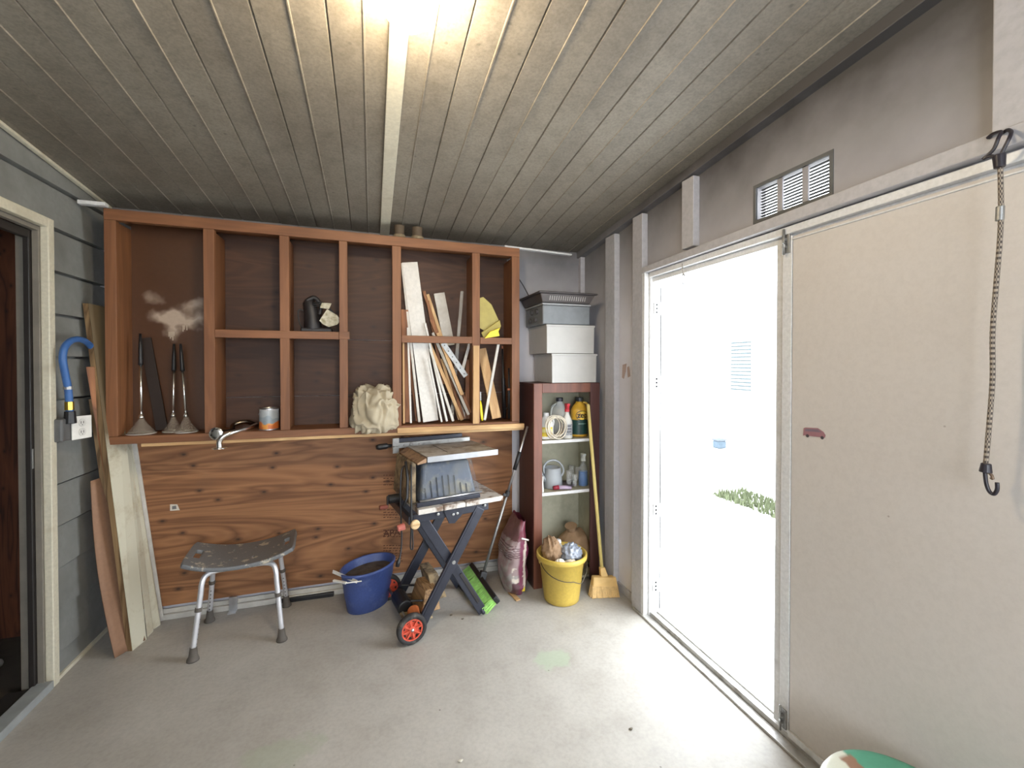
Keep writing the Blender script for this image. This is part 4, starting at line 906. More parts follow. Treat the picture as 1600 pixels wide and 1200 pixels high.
for yc_, s in ((yf-.035, -1), (.235, -1)):
    c = V((-.219, yc_, .081))
    w_ = L(MB().lathe([(.058, -.016), (.074, -.018), (.080, -.012), (.081, 0), (.080, .012), (.074, .018), (.058, .016), (.058, -.016)], c, 40, (0, -1, 0), close=False), 'wheel', M_tyre, smooth=True)
    L(MB().lathe([(.001, -.004), (.056, -.004), (.056, .004), (.001, .004)], c, 36, (0, -1, 0)), 'hub_disc', M_hub if s else M_hub, w_)
    m = MB().lathe([(.050, .004), (.058, .004), (.058, .014), (.050, .014)], c, 36, (0, -1, 0), close=False)
    m.lathe([(.018, .004), (.018, .013), (.012, .015)], c, 20, (0, -1, 0))
    L(m, 'hub_rim', M_hub, w_)
    for k in range(8):
        a = 2*pi*k/8+.2; d0 = V((cos(a), 0, sin(a)))
        L(MB().beam(c+d0*.016+V((0, -.009, 0)), c+d0*.052+V((0, -.009, 0)), .007, .010, (-sin(a), 0, cos(a))), 'spoke', M_hub, w_)
        a += pi/8; d0 = V((cos(a), 0, sin(a)))
        L(MB().beam(c+d0*.040+V((0, -.0045, 0)), c+d0*.052+V((0, -.0045, 0)), .010, .003, (-sin(a), 0, cos(a)), .016), 'hub_hole', M_dark, w_)
    L(MB().lathe([(.010, .012), (.009, .02), (.001, .024)], c, 14, (0, -1, 0)), 'axle_cap', M_alu, w_, smooth=True)

# ================================================================== push broom with green bristles
A, B = pZ(.085, 738, 884), pZ(.075, 776, 938)
PB = thing('push_broom', 'push broom with black head and lime green bristles leaning behind the saw', 'broom', ((A+B)/2).xy.to_3d())
ax = (B-A).normalized(); side = V((-ax.y, ax.x, 0)) if V((-ax.y, ax.x, 0)).x < 0 else V((ax.y, -ax.x, 0))
A.z = B.z = .0; dn = (side*.75+V((0, 0, -.55))).normalized()
up = ax.cross(dn); up = up if up.z > 0 else -up
cA, cB = A+V((0, 0, .085)), B+V((0, 0, .075))
ob('block', MB().beam(cA, cB, .05, .03, up), M_black, PB, bevel=.006)
m = MB(); rnd = random.Random(11)
for i in range(60):
    for j in range(5):
        t_ = (i+rnd.random()*.5)/60; o_ = cA.lerp(cB, t_)+dn*.013+up*((j-2)*.0085); e = dn*.082+ax*rnd.uniform(-.006, .008)+up*((j-2)*.004+rnd.uniform(-.004, .004))
        if (o_+e).z < .002: e *= (o_.z-.002)/max(1e-4, -e.z)
        m.beam(o_, o_+e, .0028, .0028, ax)
tag(ob('bristles', m, plain('lime green bristle', srgb(168, 222, 122), .5, var=.25, scale=30), PB), kind='stuff')
base_ = cA.lerp(cB, .42); hb_ = pZ(.11, 757, 898)
top = V((1.010, 2.790, 1.078)); 
ob('socket', MB().beam(base_+V((0, 0, .0)), base_.lerp(top, .05), .05, .045, ax, .03), M_black, PB, bevel=.005)
ob('handle', MB().tube([base_.lerp(top, .03), base_.lerp(top, .56)], .0095, 12), M_steel, PB, smooth=True)
ob('telescoping_tube', MB().tube([base_.lerp(top, .54), top], .0080, 12), M_alu, PB, smooth=True)
ob('clamp', MB().tube([base_.lerp(top, .535), base_.lerp(top, .57)], .016, 12), M_black, PB, bevel=.003)
ob('clamp_lever', MB().beam(base_.lerp(top, .545)+V((-.01, -.01, 0)), base_.lerp(top, .555)+V((-.035, -.015, .0)), .018, .01, (0, 0, 1)), M_black, PB, bevel=.002)
ob('grip', MB().tube([base_.lerp(top, .71), base_.lerp(top, .83)], .0135, 12), M_black, PB, smooth=True)

# ================================================================== bag of pellets
bb = V((.925, 2.775, 0))
def bagfn(u, v):
    a = 2*pi*u; h = v
    wx = .082*(.62+.38*min(1, h*9))*(1-.0*h); wy = .145*(.75+.25*min(1, h*8))
    if h > .55: k = (h-.55)/.45; wx *= 1-.78*k**1.4; wy *= 1-.25*k
    ca, sa = cos(a), sin(a)
    x = math.copysign(abs(ca)**.75, ca)*wx; y = math.copysign(abs(sa)**.8, sa)*wy
    n = noise.noise(V((x*9, y*9, h*5)))*.018+noise.noise(V((x*28, y*28, h*14)))*.005
    x += n; y += n*.6
    if h > .6: x += .02*sin((h-.6)*5)*0
    return V((bb.x+x+.045*h-.02+.025*sin(h*pi)*-1, bb.y+y+.02*h, .002+h*.47+.004*sin(a*5)))
def bagtint(p):
    h = p.z/.47; dx = p.x-bb.x-.045*h+.02+.025*sin(h*pi); front = dx > -.048; dx -= .030
    n = noise.noise(V((p.x*30, p.y*30, p.z*30)))
    mag, wht, pk, gry = srgb(112, 44, 72), srgb(206, 196, 184), srgb(158, 138, 138), srgb(160, 154, 150)
    if h > .74: return srgb(106, 48, 62) if dx > -.05 else srgb(112, 80, 80)
    if front:
        if -.004 < dx < .016: return wht
        if -.034 < dx < .044: return mag
        if dx > .044: return srgb(44, 96, 76) if .46 < h < .66 else (srgb(54, 44, 46) if abs(h-.42) < .012 else pk)
        if h < .2 and dx < 0: return srgb(90, 60, 66)
        if .52 < h < .68 and (h*34) % 1 < .4: return srgb(84, 50, 58)
        if .18 < h < .4 and n > .05: return wht
        return pk if h > .3 else gry
    if .5 < h < .68 and (h*30) % 1 < .4: return srgb(84, 50, 58)
    return pk if n > -.1 else gry
BG = thing('pellet_bag', 'tall magenta and white striped bag standing left of the brown cabinet', 'bag', bb)
ob('sack', MB().grid(bagfn, 72, 90, True), attr_mat('printed plastic sack', .35, 0, .3, 30), BG, tint=bagtint, smooth=True)
ob('folded_top', MB().beam((bb.x-.004, bb.y-.118, .372), (bb.x+.052, bb.y-.095, .345), .010, .012, (0, 0, 1)), plain('white fold edge', srgb(226, 220, 214), .5), BG, bevel=.003)
m = MB().prism([(bb.x-.006, bb.y-.138, .085), (bb.x+.014, bb.y-.136, .06), (bb.x+.012, bb.y-.132, .03), (bb.x-.008, bb.y-.13, .035)], (0, -.002, 0))
ob('yellow_corner', m, plain('yellow print', srgb(214, 190, 60), .5), BG)
A, B = pZ(0, 797, 926), pZ(0, 810, 939)
single('wood_shim', MB().beam(A+V((0, 0, .004)), B+V((0, 0, .004)), .03, .006, (1, -.3, 0)), M_paleh, 'flat pale wood shim lying on the floor before the striped bag', 'shim', bevel=.001)

# ================================================================== narrow brown bookcase
X0, X1, Y0, Y1, ZH = 1.022, 1.512, 2.70, 3.0, 1.375
M_mah = wood('reddish brown veneer', srgb(84, 48, 36), srgb(124, 76, 58), 2, 1.1, False, .45, 4, contrast=.6)
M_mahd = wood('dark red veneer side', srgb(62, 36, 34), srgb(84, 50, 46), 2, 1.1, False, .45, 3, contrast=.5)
M_int = dirty('pale khaki cabinet lining', srgb(176, 172, 150), srgb(150, 144, 120), .5, .75, .6, scale=3)
BC = thing('bookcase', 'narrow reddish brown bookcase with white shelves in the back right corner', 'bookcase', ((X0+X1)/2, (Y0+Y1)/2, 0))
ob('side_panel', MB().box((X0, Y0+.02, 0), (X0+.016, Y1, ZH-.018)), M_mahd, BC, bevel=.002)
ob('side_panel', MB().box((X1-.016, Y0+.02, 0), (X1, Y1, ZH-.018)), M_mahd, BC, bevel=.002)
ob('stile', MB().box((X0, Y0, 0), (X0+.060, Y0+.019, ZH-.001)), M_mah, BC, bevel=.002)
ob('stile', MB().box((X1-.07, Y0, 0), (X1, Y0+.019, ZH-.001)), M_mahd, BC, bevel=.002)
ob('header', MB().box((X0+.061, Y0, ZH-.065), (X1-.071, Y0+.019, ZH-.001)), M_mah, BC, bevel=.002)
ob('top', MB().box((X0, Y0+.02, ZH-.017), (X1, Y1, ZH)), M_mahd, BC, bevel=.002)
ob('back', MB().box((X0+.017, Y1-.012, .02), (X1-.017, Y1-.002, ZH-.018)), M_int, BC)
ob('lining', MB().box((X0+.017, Y0+.02, .05), (X0+.019, Y1-.013, ZH-.02)), M_int, BC)
ob('lining', MB().box((X1-.019, Y0+.02, .05), (X1-.017, Y1-.013, ZH-.02)), M_int, BC)
SZ1, SZ2 = .985, .632
for z, dz in ((SZ1, 0), (SZ2, 0), (.03, 0)):
    s_ = ob('shelf', MB().box((X0+.0195, Y0+.022, z-.016), (X1-.0195, Y1-.013, z)), plain('khaki shelf', srgb(166, 160, 138), .6), BC)
    if z > .1: ob('shelf_edge', MB().box((X0+.062, Y0+.014, z-.018), (X1-.072, Y0+.0215, z+.002)), M_white, s_)

# bins on the bookcase
M_bin = plain('white bin plastic', srgb(178, 176, 172), .4, var=.04); M_bing = plain('grey bin side', srgb(160, 158, 156), .5, var=.05)
def binbox(x0, x1, y0, y1, z0, z1, mat, label, group, taper=.005, rz=0):
    T = thing('storage_bin', label, 'bin', ((x0+x1)/2, (y0+y1)/2, z0), rz, group)
    cx, cy = (x0+x1)/2, (y0+y1)/2; hx, hy, h = (x1-x0)/2, (y1-y0)/2, z1-z0
    def ring(s, z): return [(-hx+s, -hy+s, z), (hx-s, -hy+s, z), (hx-s, hy-s, z), (-hx+s, hy-s, z)]
    m = MB(); r0, r1, r2, r3 = ring(taper, 0.0), ring(.003, h), ring(.007, h), ring(taper+.004, .006)
    m.add(r0+r1+r2+r3, [(3, 2, 1, 0), (12, 13, 14, 15)]+[(a+i, a+(i+1) % 4, a+4+(i+1) % 4, a+4+i) for a in (0, 4, 8) for i in range(4)])
    ob('body', m, mat, T, local=True, bevel=.006)
    m = MB(); a, b = ring(-.002, h-.012), ring(-.002, h+.002)
    c, d = ring(.0025, h-.012), ring(.0025, h+.002)
    m.add(a+b+d+c, [(k+i, k+(i+1) % 4, (k+4+(i+1) % 4) % 16 if k < 12 else (i+1) % 4, (k+4+i) % 16) for k in (0, 4, 8, 12) for i in range(4)])
    ob('rim', m, mat, T, local=True, bevel=.002)
    return T
binbox(1.150, 1.492, 2.70, 3.04, 1.3765, 1.572, M_bin, 'white bin sitting directly on the bookcase, lowest of the stack', 'white bins stacked on the bookcase')
binbox(1.112, 1.474, 2.70, 3.05, 1.576, 1.768, M_bin, 'white bin sitting upon another white bin under the grey box', 'white bins stacked on the bookcase')
GB = thing('grey_box', 'dull grey box with round knobs on its left side, above the white bins', 'box', (1.26, 2.87, 1.772))
ob('body', MB().box((1.085, 2.70, 1.772), (1.436, 3.04, 1.90)), plain('blue grey plastic', srgb(116, 120, 124), .45), GB, bevel=.008)
ob('top_band', MB().box((1.081, 2.696, 1.901), (1.44, 3.044, 1.912)), plain('light grey band', srgb(160, 162, 164), .45), GB, bevel=.003)
for yy, zz, rr in ((2.80, 1.865, .020), (2.90, 1.868, .022), (2.82, 1.81, .016), (2.93, 1.812, .018)):
    ob('knob', MB().lathe([(rr, 0), (rr*.95, .012), (rr*.6, .016)], (1.085, yy, zz), 16, (-1, 0, 0)), plain('dark grey knob', srgb(74, 72, 74), .4), GB, bevel=.002)
TT = thing('slotted_tray', 'dark grey plastic tray with a row of slots, topmost on the stack', 'tray', (1.25, 2.86, 1.914))
m = MB(); z0, z1 = 1.914, 1.982
m.hexa([(1.075, 2.68, z0), (1.425, 2.68, z0), (1.425, 3.04, z0), (1.075, 3.04, z0), (1.05, 2.655, z1-.012), (1.45, 2.655, z1-.012), (1.45, 3.055, z1-.012), (1.05, 3.055, z1-.012)])
ob('body', m, plain('dark grey tray plastic', srgb(72, 66, 66), .5), TT, bevel=.006)
ob('rim', MB().box((1.035, 2.64, z1-.0115), (1.465, 3.065, z1)), plain('dark grey tray rim', srgb(66, 60, 60), .5), TT, bevel=.005)
for i in range(17):
    x = 1.12+i*.016; ob('slot', MB().hexa([(x, 2.671, z0+.014), (x+.006, 2.671, z0+.014), (x+.006, 2.675, z0+.014), (x, 2.675, z0+.014), (x, 2.659, z0+.042), (x+.006, 2.659, z0+.042), (x+.006, 2.665, z0+.042), (x, 2.665, z0+.042)]), plain('pale slot', srgb(150, 146, 144), .6) if i == 0 else bpy.data.materials['pale slot'], TT)

# ---- contents, upper shelf
def bott(name, label, cat, px, py, Y, z, parts, **k):
    q = pY(Y, px, py); T = thing(name, label, cat, (q.x, Y, z)); c = V((q.x, Y, z))
    return T, c
z = SZ1+.001
T, c = bott('white_jug', 'white plastic jug with yellow label at the left end of the upper shelf', 'jug', 853, 690, 2.80, z, 0)
def jugtint(p):
    h = p.z-c.z
    if p.y < c.y-.005 and .022 < h < .085 and p.x < c.x+.034: return srgb(230, 200, 50) if (h < .05 or h > .07) else srgb(240, 230, 150)
    return srgb(228, 226, 222)
ob('body', MB().lathe([(.045, 0), (.052, .004)]+[(.052, .006+.004*i) for i in range(24)]+[(.048, .11), (.036, .135), (.022, .15), (.018, .16)], c, 48, sx=1.05, sy=.8), attr_mat('white jug plastic', .4), T, tint=jugtint, smooth=True)
ob('cap', MB().lathe([(.021, .158), (.021, .178), (.017, .181)], c, 18), M_white, T, bevel=.002)
ob('handle', MB().tube(smoothpath([c+V((.016, -.01, .152)), c+V((.04, -.012, .148)), c+V((.052, -.012, .12)), c+V((.048, -.012, .09))]), .007, 8), plain('white handle', srgb(226, 224, 220), .4), T, smooth=True)
CC = thing('cord_coil', 'coil of white extension cord draped over the white jug', 'cord', c+V((.02, -.06, 0)))
M_wcord = plain('off white cord', srgb(214, 204, 186), .5)
for k in range(7):
    cx, cz, ra = .030+.005*k, .098-.003*(k % 4), .050+.004*((k*3) % 5)
    ob('loop', MB().tube([c+V((cx+ra*1.05*cos(a), -.052-.004*(k % 3)-.003*k+.012*sin(a+k), max(.005, cz+ra*1.35*sin(a)*(1.0 if sin(a) < 0 else .85)))) for a in [2*pi*j/30 for j in range(31)]], .0036, 8, caps=False), M_wcord, CC, smooth=True)
T, c = bott('clear_jug', 'cloudy clear jug with dark cap at the back of the upper shelf', 'jug', 874, 680, 2.90, z, 0)
ob('body', MB().lathe([(.058, 0), (.066, .006), (.067, .07), (.063, .10), (.067, .13), (.062, .17), (.045, .21), (.024, .235), (.022, .25)], c, 28), clear('milky clear plastic', (.72, .74, .72), .2, .6), T, smooth=True)
ob('cap', MB().lathe([(.026, .248), (.026, .272), (.022, .275)], c, 18), plain('dark cap', srgb(44, 44, 54), .4), T, bevel=.002)
ob('handle', MB().tube(smoothpath([c+V((-.035, -.02, .23)), c+V((-.065, -.02, .21)), c+V((-.075, -.02, .15)), c+V((-.06, -.02, .12))]), .008, 8), clear('milky clear handle', (.7, .72, .7), .2, .6), T, smooth=True)
ob('label', MB().box((c.x-.02, c.y-.070, z+.03), (c.x+.03, c.y-.064, z+.11)), plain('purple grey label', srgb(110, 104, 122), .5), T)
def sprayer(name, label, px, py, Y, z, r, h, body, head, tint=None, lab=None):
    T, c = bott(name, label, 'spray bottle', px, py, Y, z, 0)
    prof = [(r*.9, 0), (r, .005), (r, h*.42), (r*.96, h*.48), (r*.8, h*.56), (r*.42, h*.68), (r*.36, h*.78)]
    ob('bottle', MB().lathe(prof, c, 28, sy=.8), body, T, smooth=True)
    if lab: ob('label', MB().lathe([(r*1.01, h*.1), (r*1.015, h*.12), (r*1.015, h*.4), (r*1.01, h*.42)], c, 28, sy=.81, close=False), lab, T, smooth=True)
    ob('collar', MB().lathe([(r*.46, h*.76), (r*.46, h*.84), (r*.3, h*.86)], c, 18), head, T, bevel=.001)
    hd_ = ob('trigger_head', MB().hexa([c+V(p) for p in [(-.012, -.012, h*.85), (.012, -.012, h*.85), (.012, .014, h*.85), (-.012, .014, h*.85), (-.014, -.035, h*1.0), (.010, -.035, h*1.0), (.012, .02, h*.99), (-.012, .02, h*.99)]]), head, T, bevel=.004)
    ob('trigger', MB().beam(c+V((-.002, -.022, h*.93)), c+V((-.012, -.048, h*.80)), .012, .005), head, hd_, bevel=.001)
    return T, c
def striptint(p): return srgb(200, 50, 60) if (p.z*90+p.x*60) % 1 < .55 else srgb(226, 214, 210)
T, c = sprayer('spray_bottle', 'white spray bottle with red collar and red-white trigger on the upper shelf', 886, 689, 2.765, z, .038, .245, plain('milky white bottle', srgb(206, 204, 198), .35), plain('red trigger plastic', srgb(202, 62, 72), .4), lab=plain('grey printed label', srgb(150, 150, 152), .5, var=.4, scale=60))
for zz, w_ in ((.085, .03), (.065, .036), (.045, .034)): ob('label_line', MB().box((c.x-w_/2, c.y-.0322, z+zz), (c.x+w_/2, c.y-.0308, z+zz+.010)), plain('dark label print', srgb(92, 92, 98), .5), T)
T, c = bott('yellow_jug', 'yellow cleaner jug with dark green base label and round logo', 'jug', 905, 685, 2.83, z, 0)
def zt_(p):
    h = p.z-c.z; return srgb(34, 66, 62) if .02 < h < .12 and p.y < c.y+.02 else srgb(206, 160, 52)
ob('body', MB().lathe([(.056, 0), (.062, .005)]+[(.063, .008+.004*i) for i in range(46)]+[(.058, .20), (.042, .225), (.026, .243), (.024, .255)], c, 44, sy=.82), attr_mat('amber jug plastic', .35), T, tint=zt_, smooth=True)
ob('cap', MB().lathe([(.028, .25), (.028, .276), (.024, .28)], c, 18), plain('black jug cap', srgb(42, 46, 50), .4), T, bevel=.002)
ob('handle', MB().tube(smoothpath([c+V((.02, -.02, .245)), c+V((.048, -.02, .235)), c+V((.062, -.02, .20)), c+V((.056, -.025, .165))]), .008, 8), plain('amber handle', srgb(214, 176, 80), .4), T, smooth=True)
def wrap(u, v, r): a = -pi/2+u/.063; return V((c.x+cos(a)*r, c.y+sin(a)*r*.82, z+v))
lg = ob('logo_oval', MB().add([wrap(0, .153, .0642)]+[wrap(.050*cos(a), .153+.034*sin(a), .0642) for a in [2*pi*k/40 for k in range(40)]], [(0, 1+i, 1+(i+1) % 40) for i in range(40)]), plain('yellow logo oval', srgb(236, 200, 70), .5), T)
ob('logo_ring', MB().grid(lambda u, v: wrap((.046+.004*v)*cos(2*pi*u), .153+(.030+.004*v)*sin(2*pi*u), .0648), 48, 2, True), plain('logo black', srgb(24, 28, 30), .5), lg)
ob('lettering', text_mb('zep', .056, lambda x, y: wrap(x, .154+y, .0650)), bpy.data.materials['logo black'], lg)
ob('label_text', text_mb('CLEANER', .014, lambda x, y: wrap(x, .095+y, .0645)) if False else MB().grid(lambda u, v: wrap(-.03+.06*u, .092+.005*v, .0645), 12, 2), plain('pale label line', srgb(150, 180, 170), .5), lg)
# ---- lower shelf
z = SZ2+.001
T, c = bott('watering_can', 'light grey plastic watering can with hoop handle on the lower shelf', 'watering can', 863, 768, 2.84, z, 0)
M_wc = plain('pale grey plastic', srgb(160, 164, 168), .4, var=.04)
ob('body', MB().lathe([(.066, 0), (.072, .005), (.066, .08), (.058, .135), (.060, .14), (.055, .14), (.060, .08), (.064, .012), (.001, .01)], c, 32), M_wc, T, smooth=True)
ob('handle', MB().tube(smoothpath([c+V((-.062, 0, .10)), c+V((-.065, -.0, .15)), c+V((-.03, 0, .185)), c+V((.03, 0, .185)), c+V((.078, 0, .14)), c+V((.085, 0, .10)), c+V((.062, 0, .065))]), .0075, 10), M_wc, T, smooth=True)
ob('spout', MB().tube([c+V((-.05, -.01, .04)), c+V((-.085, -.02, .09)), c+V((-.10, -.025, .13))], [.015, .010, .009], 12), M_wc, T, smooth=True)
for i, (px_, Y_, h_, r_) in enumerate(((889, 2.86, .10, .022), (898, 2.81, .085, .019), (903, 2.90, .11, .022), (893, 2.92, .12, .022))):
    q = pY(Y_, px_, 765)
    single('drinking_glass', MB().lathe([(r_*.75, 0), (r_*.8, .004), (r_, h_), (r_*.92, h_), (r_*.72, .006), (.001, .006)], (q.x, Y_, z), 20), clear('clear glass %d' % i, (.8, .82, .82), .03, .28), ['slim clear glass nearest the watering can', 'shortest clear glass at the front of the glasses', 'clear glass behind the blue spray bottle', 'tall clear glass at the back of the lower shelf'][i], 'glass', 'clear glasses on the lower shelf', smooth=True)
T, c = sprayer('spray_bottle', 'clear spray bottle of blue liquid at the right of the lower shelf', 911, 770, 2.80, z, .036, .235, clear('clear spray plastic', (.7, .75, .8), .06, .16), plain('cloudy white head', srgb(196, 200, 198), .4))
ob('blue_liquid', MB().lathe([(.030, .004), (.0335, .008), (.0335, .105), (.001, .105)], c, 24, sy=.8), plain('blue cleaner', srgb(24, 92, 158), .3), T, smooth=False)
q = pY(2.755, 874, 768)
T = thing('squeeze_tube', 'red and silver squeeze tube lying in front of the watering can', 'tube', (q.x, 2.755, z))
ob('body', MB().tube([(q.x-.005, 2.755, z+.018), (q.x+.045, 2.75, z+.016), (q.x+.085, 2.745, z+.010)], [.017, .017, .012], 14, flat=.8), plain('mauve silver tube', srgb(178, 160, 182), .3), T, smooth=True)
ob('cap', MB().tube([(q.x-.045, 2.757, z+.017), (q.x-.006, 2.755, z+.018)], [.013, .016], 14), plain('dark red cap', srgb(150, 44, 60), .4), T, smooth=True)
q = pY(2.75, 849, 768)
single('white_cloth', MB().grid(lambda u, v: V((q.x-.012+.013*cos(2*pi*u)*(1-.3*v), 2.75+.02*sin(2*pi*u)*(1+.2*sin(9*v)), z+.11*v)), 14, 10, True), plain('white rag', srgb(220, 218, 212), .8), 'narrow white folded cloth at the left end of the lower shelf', 'cloth', smooth=True)
q = pY(2.74, 900, 770)
single('dark_plate', MB().lathe([(.03, 0), (.075, .006), (.078, .008), (.03, .004)], (q.x-.02, 2.86, z), 24, close=True), plain('purple grey dish', srgb(86, 76, 92), .4), 'thin dark purple dish under the glasses on the lower shelf', 'dish', smooth=True)
# brown sack in the bottom of the bookcase
q = pY(2.86, 895, 850)
def sackf(u, v):
    d = V((cos(2*pi*u)*sin(pi*v), sin(2*pi*u)*sin(pi*v), -cos(pi*v))); n = 1+.12*noise.noise(d*2.2)+.06*noise.noise(d*6)
    return V((q.x+d.x*.135*n, 2.85+d.y*.10*n, max(.032, .155+d.z*.16*n+.0)))
SK = thing('paper_sack', 'rumpled brown paper sack in the bottom of the bookcase behind the yellow bucket', 'sack', (q.x, 2.85, .031))
M_pap = plain('brown kraft paper', srgb(148, 120, 92), .85, var=.12, bump=.3)
ob('body', MB().grid(sackf, 48, 30, True), M_pap, SK, smooth=True)
ob('neck', MB().tube([(q.x-.02, 2.84, .30), (q.x-.03, 2.83, .345)], [.03, .045], 12), M_pap, SK)

# ================================================================== yellow bucket with its contents
c = V((1.155, 2.548, 0))
BK = thing('yellow_bucket', 'yellow plastic bucket with wire bail full of rubbish before the bookcase', 'bucket', c)
M_yel = dirty('scuffed yellow plastic', srgb(192, 164, 74), srgb(172, 140, 58), .55, .8, .42, scale=8, bump=.04)
ob('shell', MB().lathe([(.104, .0), (.112, .006), (.115, .03), (.143, .262), (.158, .266), (.162, .276), (.162, .296), (.156, .302), (.149, .298), (.136, .25), (.108, .014), (.001, .012)], c, 56), M_yel, BK, smooth=True)
bl_ = []
for k in range(25):
    a = pi*k/24; x = -.152*cos(a); bl_.append(c+V((x, -.02-.135*sin(a)-.022*sin(a), .262-.075*sin(a)**.8-.028*max(0, 1-abs(cos(a)+.35)*3))))
bail = ob('bail', MB().tube(bl_, .0026, 8), plain('dark wire', srgb(86, 78, 66), .5, .6), BK, smooth=True)
for s in (-1, 1): ob('bail_ear', MB().lathe([(.014, 0), (.012, .008)], c+V((s*.150, -.01, .262)), 12, (s, 0, 0)), M_yel, BK)
def lump(name, cx, cy, cz, sx, sy, sz, seed, mat, label, cat, amp=.25, fr=2.6, smooth=True):
    def fn(u, v):
        d = V((cos(2*pi*u)*sin(pi*v), sin(2*pi*u)*sin(pi*v), -cos(pi*v)))
        k = 1+amp*(1-abs(noise.noise(d*fr+V((seed, 0, 0))))*2.4)*.6+amp*.5*noise.noise(d*fr*2.3+V((0, seed, 0)))
        return V((cx+d.x*sx*k, cy+d.y*sy*k, cz+d.z*sz*k))
    return single(name, MB().grid(fn, 44, 26, True), mat, label, cat, smooth=smooth)
lump('crumpled_paper', c.x-.065, c.y+.02, .305, .050, .06, .075, 1.2, M_pap, 'crumpled brown paper bag at the left of the yellow bucket', 'paper', .5, 3)
lump('plastic_bag', c.x+.055, c.y-.025, .285, .058, .06, .058, 4.1, clear('smoky blue film', (.38, .42, .5), .12, .75), 'smoky blue-grey crumpled plastic bag at the right of the yellow bucket', 'plastic bag', .45, 3)
lump('crumpled_tissue', c.x-.055, c.y-.095, .268, .030, .026, .024, 6.3, plain('white tissue', srgb(232, 224, 206), .85, bump=.3), 'crumpled white tissue at the near left inside the yellow bucket', 'tissue', .5, 3)
lump('newspaper_ball', c.x+.01, c.y-.105, .262, .04, .026, .022, 8.3, dirty('newsprint', srgb(220, 206, 184), srgb(140, 130, 120), .5, .6, .85, scale=30), 'crumpled newsprint at the near middle inside the yellow bucket', 'paper', .5, 3)
PBt = thing('plastic_bottle', 'clear empty bottle with white cap sticking up in the yellow bucket', 'bottle', c+V((.02, .03, .2)))
p0 = c+V((.03, .02, .19)); d = V((-.22, .05, 1)).normalized()
ob('body', MB().lathe([(.028, 0), (.031, .01), (.029, .05), (.031, .09), (.027, .12), (.014, .15), (.012, .165)], p0, 20, d), clear('thin clear plastic', (.72, .7, .66), .06, .4), PBt, smooth=True)
ob('cap', MB().lathe([(.015, .163), (.015, .18), (.012, .183)], p0, 16, d), M_white, PBt, bevel=.001)

# ================================================================== yellow broom
hb0 = V((1.375, 2.50, 0)); 
BR = thing('broom', 'straw coloured broom with flared head leaning on the bookcase corner', 'broom', hb0)
M_straw = plain('tan broom fibre', srgb(206, 172, 116), .75, var=.15, scale=60, bump=.5); M_bhan = plain('pale yellow painted handle', srgb(220, 200, 126), .5, var=.06)
top = Q(919, 634, 2.685); neck = Q(940.5, 886, 2.56)
bl, brr = floorw(922, 931), floorw(972, 936); bl.y, brr.y = 2.50, 2.47
bl = floorw(920, 931); brr = floorw(972, 939)
bl.y = 2.50; brr = V((1.512, 2.46, 0))
Tn = V((.0, .022, 0)); lean_ = V((0, .05, .145))
sl, sr_ = Q(926, 900, 2.555), Q(961, 900, 2.545)
ml, mr = bl.lerp(sl, .55), brr.lerp(sr_, .55)
ob('head', MB().hexa([ml-Tn*1.1, mr-Tn*1.1, mr+Tn*1.1, ml+Tn*1.1, sl-Tn*.8, sr_-Tn*.8, sr_+Tn*.8, sl+Tn*.8]), plain('tan broom cap', srgb(216, 180, 118), .6, var=.08), BR, bevel=.006)
ob('neck', MB().hexa([sl.lerp(sr_, .34)-Tn*.7, sl.lerp(sr_, .66)-Tn*.7, sl.lerp(sr_, .66)+Tn*.7, sl.lerp(sr_, .34)+Tn*.7, neck+V((-.018, -.014, .0)), neck+V((.018, -.014, .0)), neck+V((.018, .014, 0)), neck+V((-.018, .014, 0))]), bpy.data.materials['tan broom cap'], BR, bevel=.005)
m = MB(); rnd = random.Random(8)
for i in range(70):
    for j in range(4):
        u = (i+rnd.random())/70; o_ = ml.lerp(mr, u)+Tn*((j-1.5)*.45); e = bl.lerp(brr, u)+Tn*((j-1.5)*.7)+V((rnd.uniform(-.004, .004), 0, .001+.004*rnd.random()))
        m.beam(o_+V((0, 0, .004)), e, .0036, .0036)
tag(ob('bristles', m, M_straw, BR), kind='stuff')
ob('handle', MB().tube([neck-V((0, 0, .02)), top], .0115, 14), M_bhan, BR, smooth=True)
ob('hang_cap', MB().tube([top, top+(top-neck).normalized()*.012], [.0118, .008], 14), M_bhan, BR, smooth=True)

# ================================================================== bungee cord
XB = 1.49
def BP(px, py, x=XB): return pX(x, px, py)
BU = thing('bungee_cord', 'grey and black checked bungee cord hanging from the header before the cream door', 'bungee cord', BP(1550, 770))
bpts = smoothpath([BP(1563, 262), BP(1564, 330), BP(1562, 380), BP(1557, 440), BP(1551, 520), BP(1551, 590), BP(1546, 660), BP(1540, 728)], 40)
lens = [0]
for i in range(1, len(bpts)): lens.append(lens[-1]+(bpts[i]-bpts[i-1]).length)
t = NT('checked elastic sheath'); ck = t.n('ShaderNodeTexChecker'); sock(ck, 'Scale', 190.0); t.l(t.mapping((1.2, 1.2, .8)), ck.inputs['Vector'])
ck.inputs['Color1'].default_value = c4(srgb(74, 66, 62)); ck.inputs['Color2'].default_value = c4(srgb(160, 148, 132)); t.base(ck.outputs[0]); sock(t.b, 'Roughness', .8)
ob('elastic', MB().tube(bpts, .0052, 10), t.m, BU, smooth=True)
M_hook = plain('black coated hook', srgb(40, 36, 44), .4)
c1 = BP(1562, 250)
ob('collar', MB().tube([BP(1562, 262), BP(1561, 242)], [.011, .013], 10), M_hook, BU, bevel=.002)
hk = ob('hook', MB().tube(smoothpath([BP(1563, 246), BP(1567, 236), BP(1577, 216), BP(1580, 206, 1.505), BP(1574, 203, 1.52), BP(1567, 208, 1.525)], 6), .0042, 8), M_hook, BU, smooth=True)
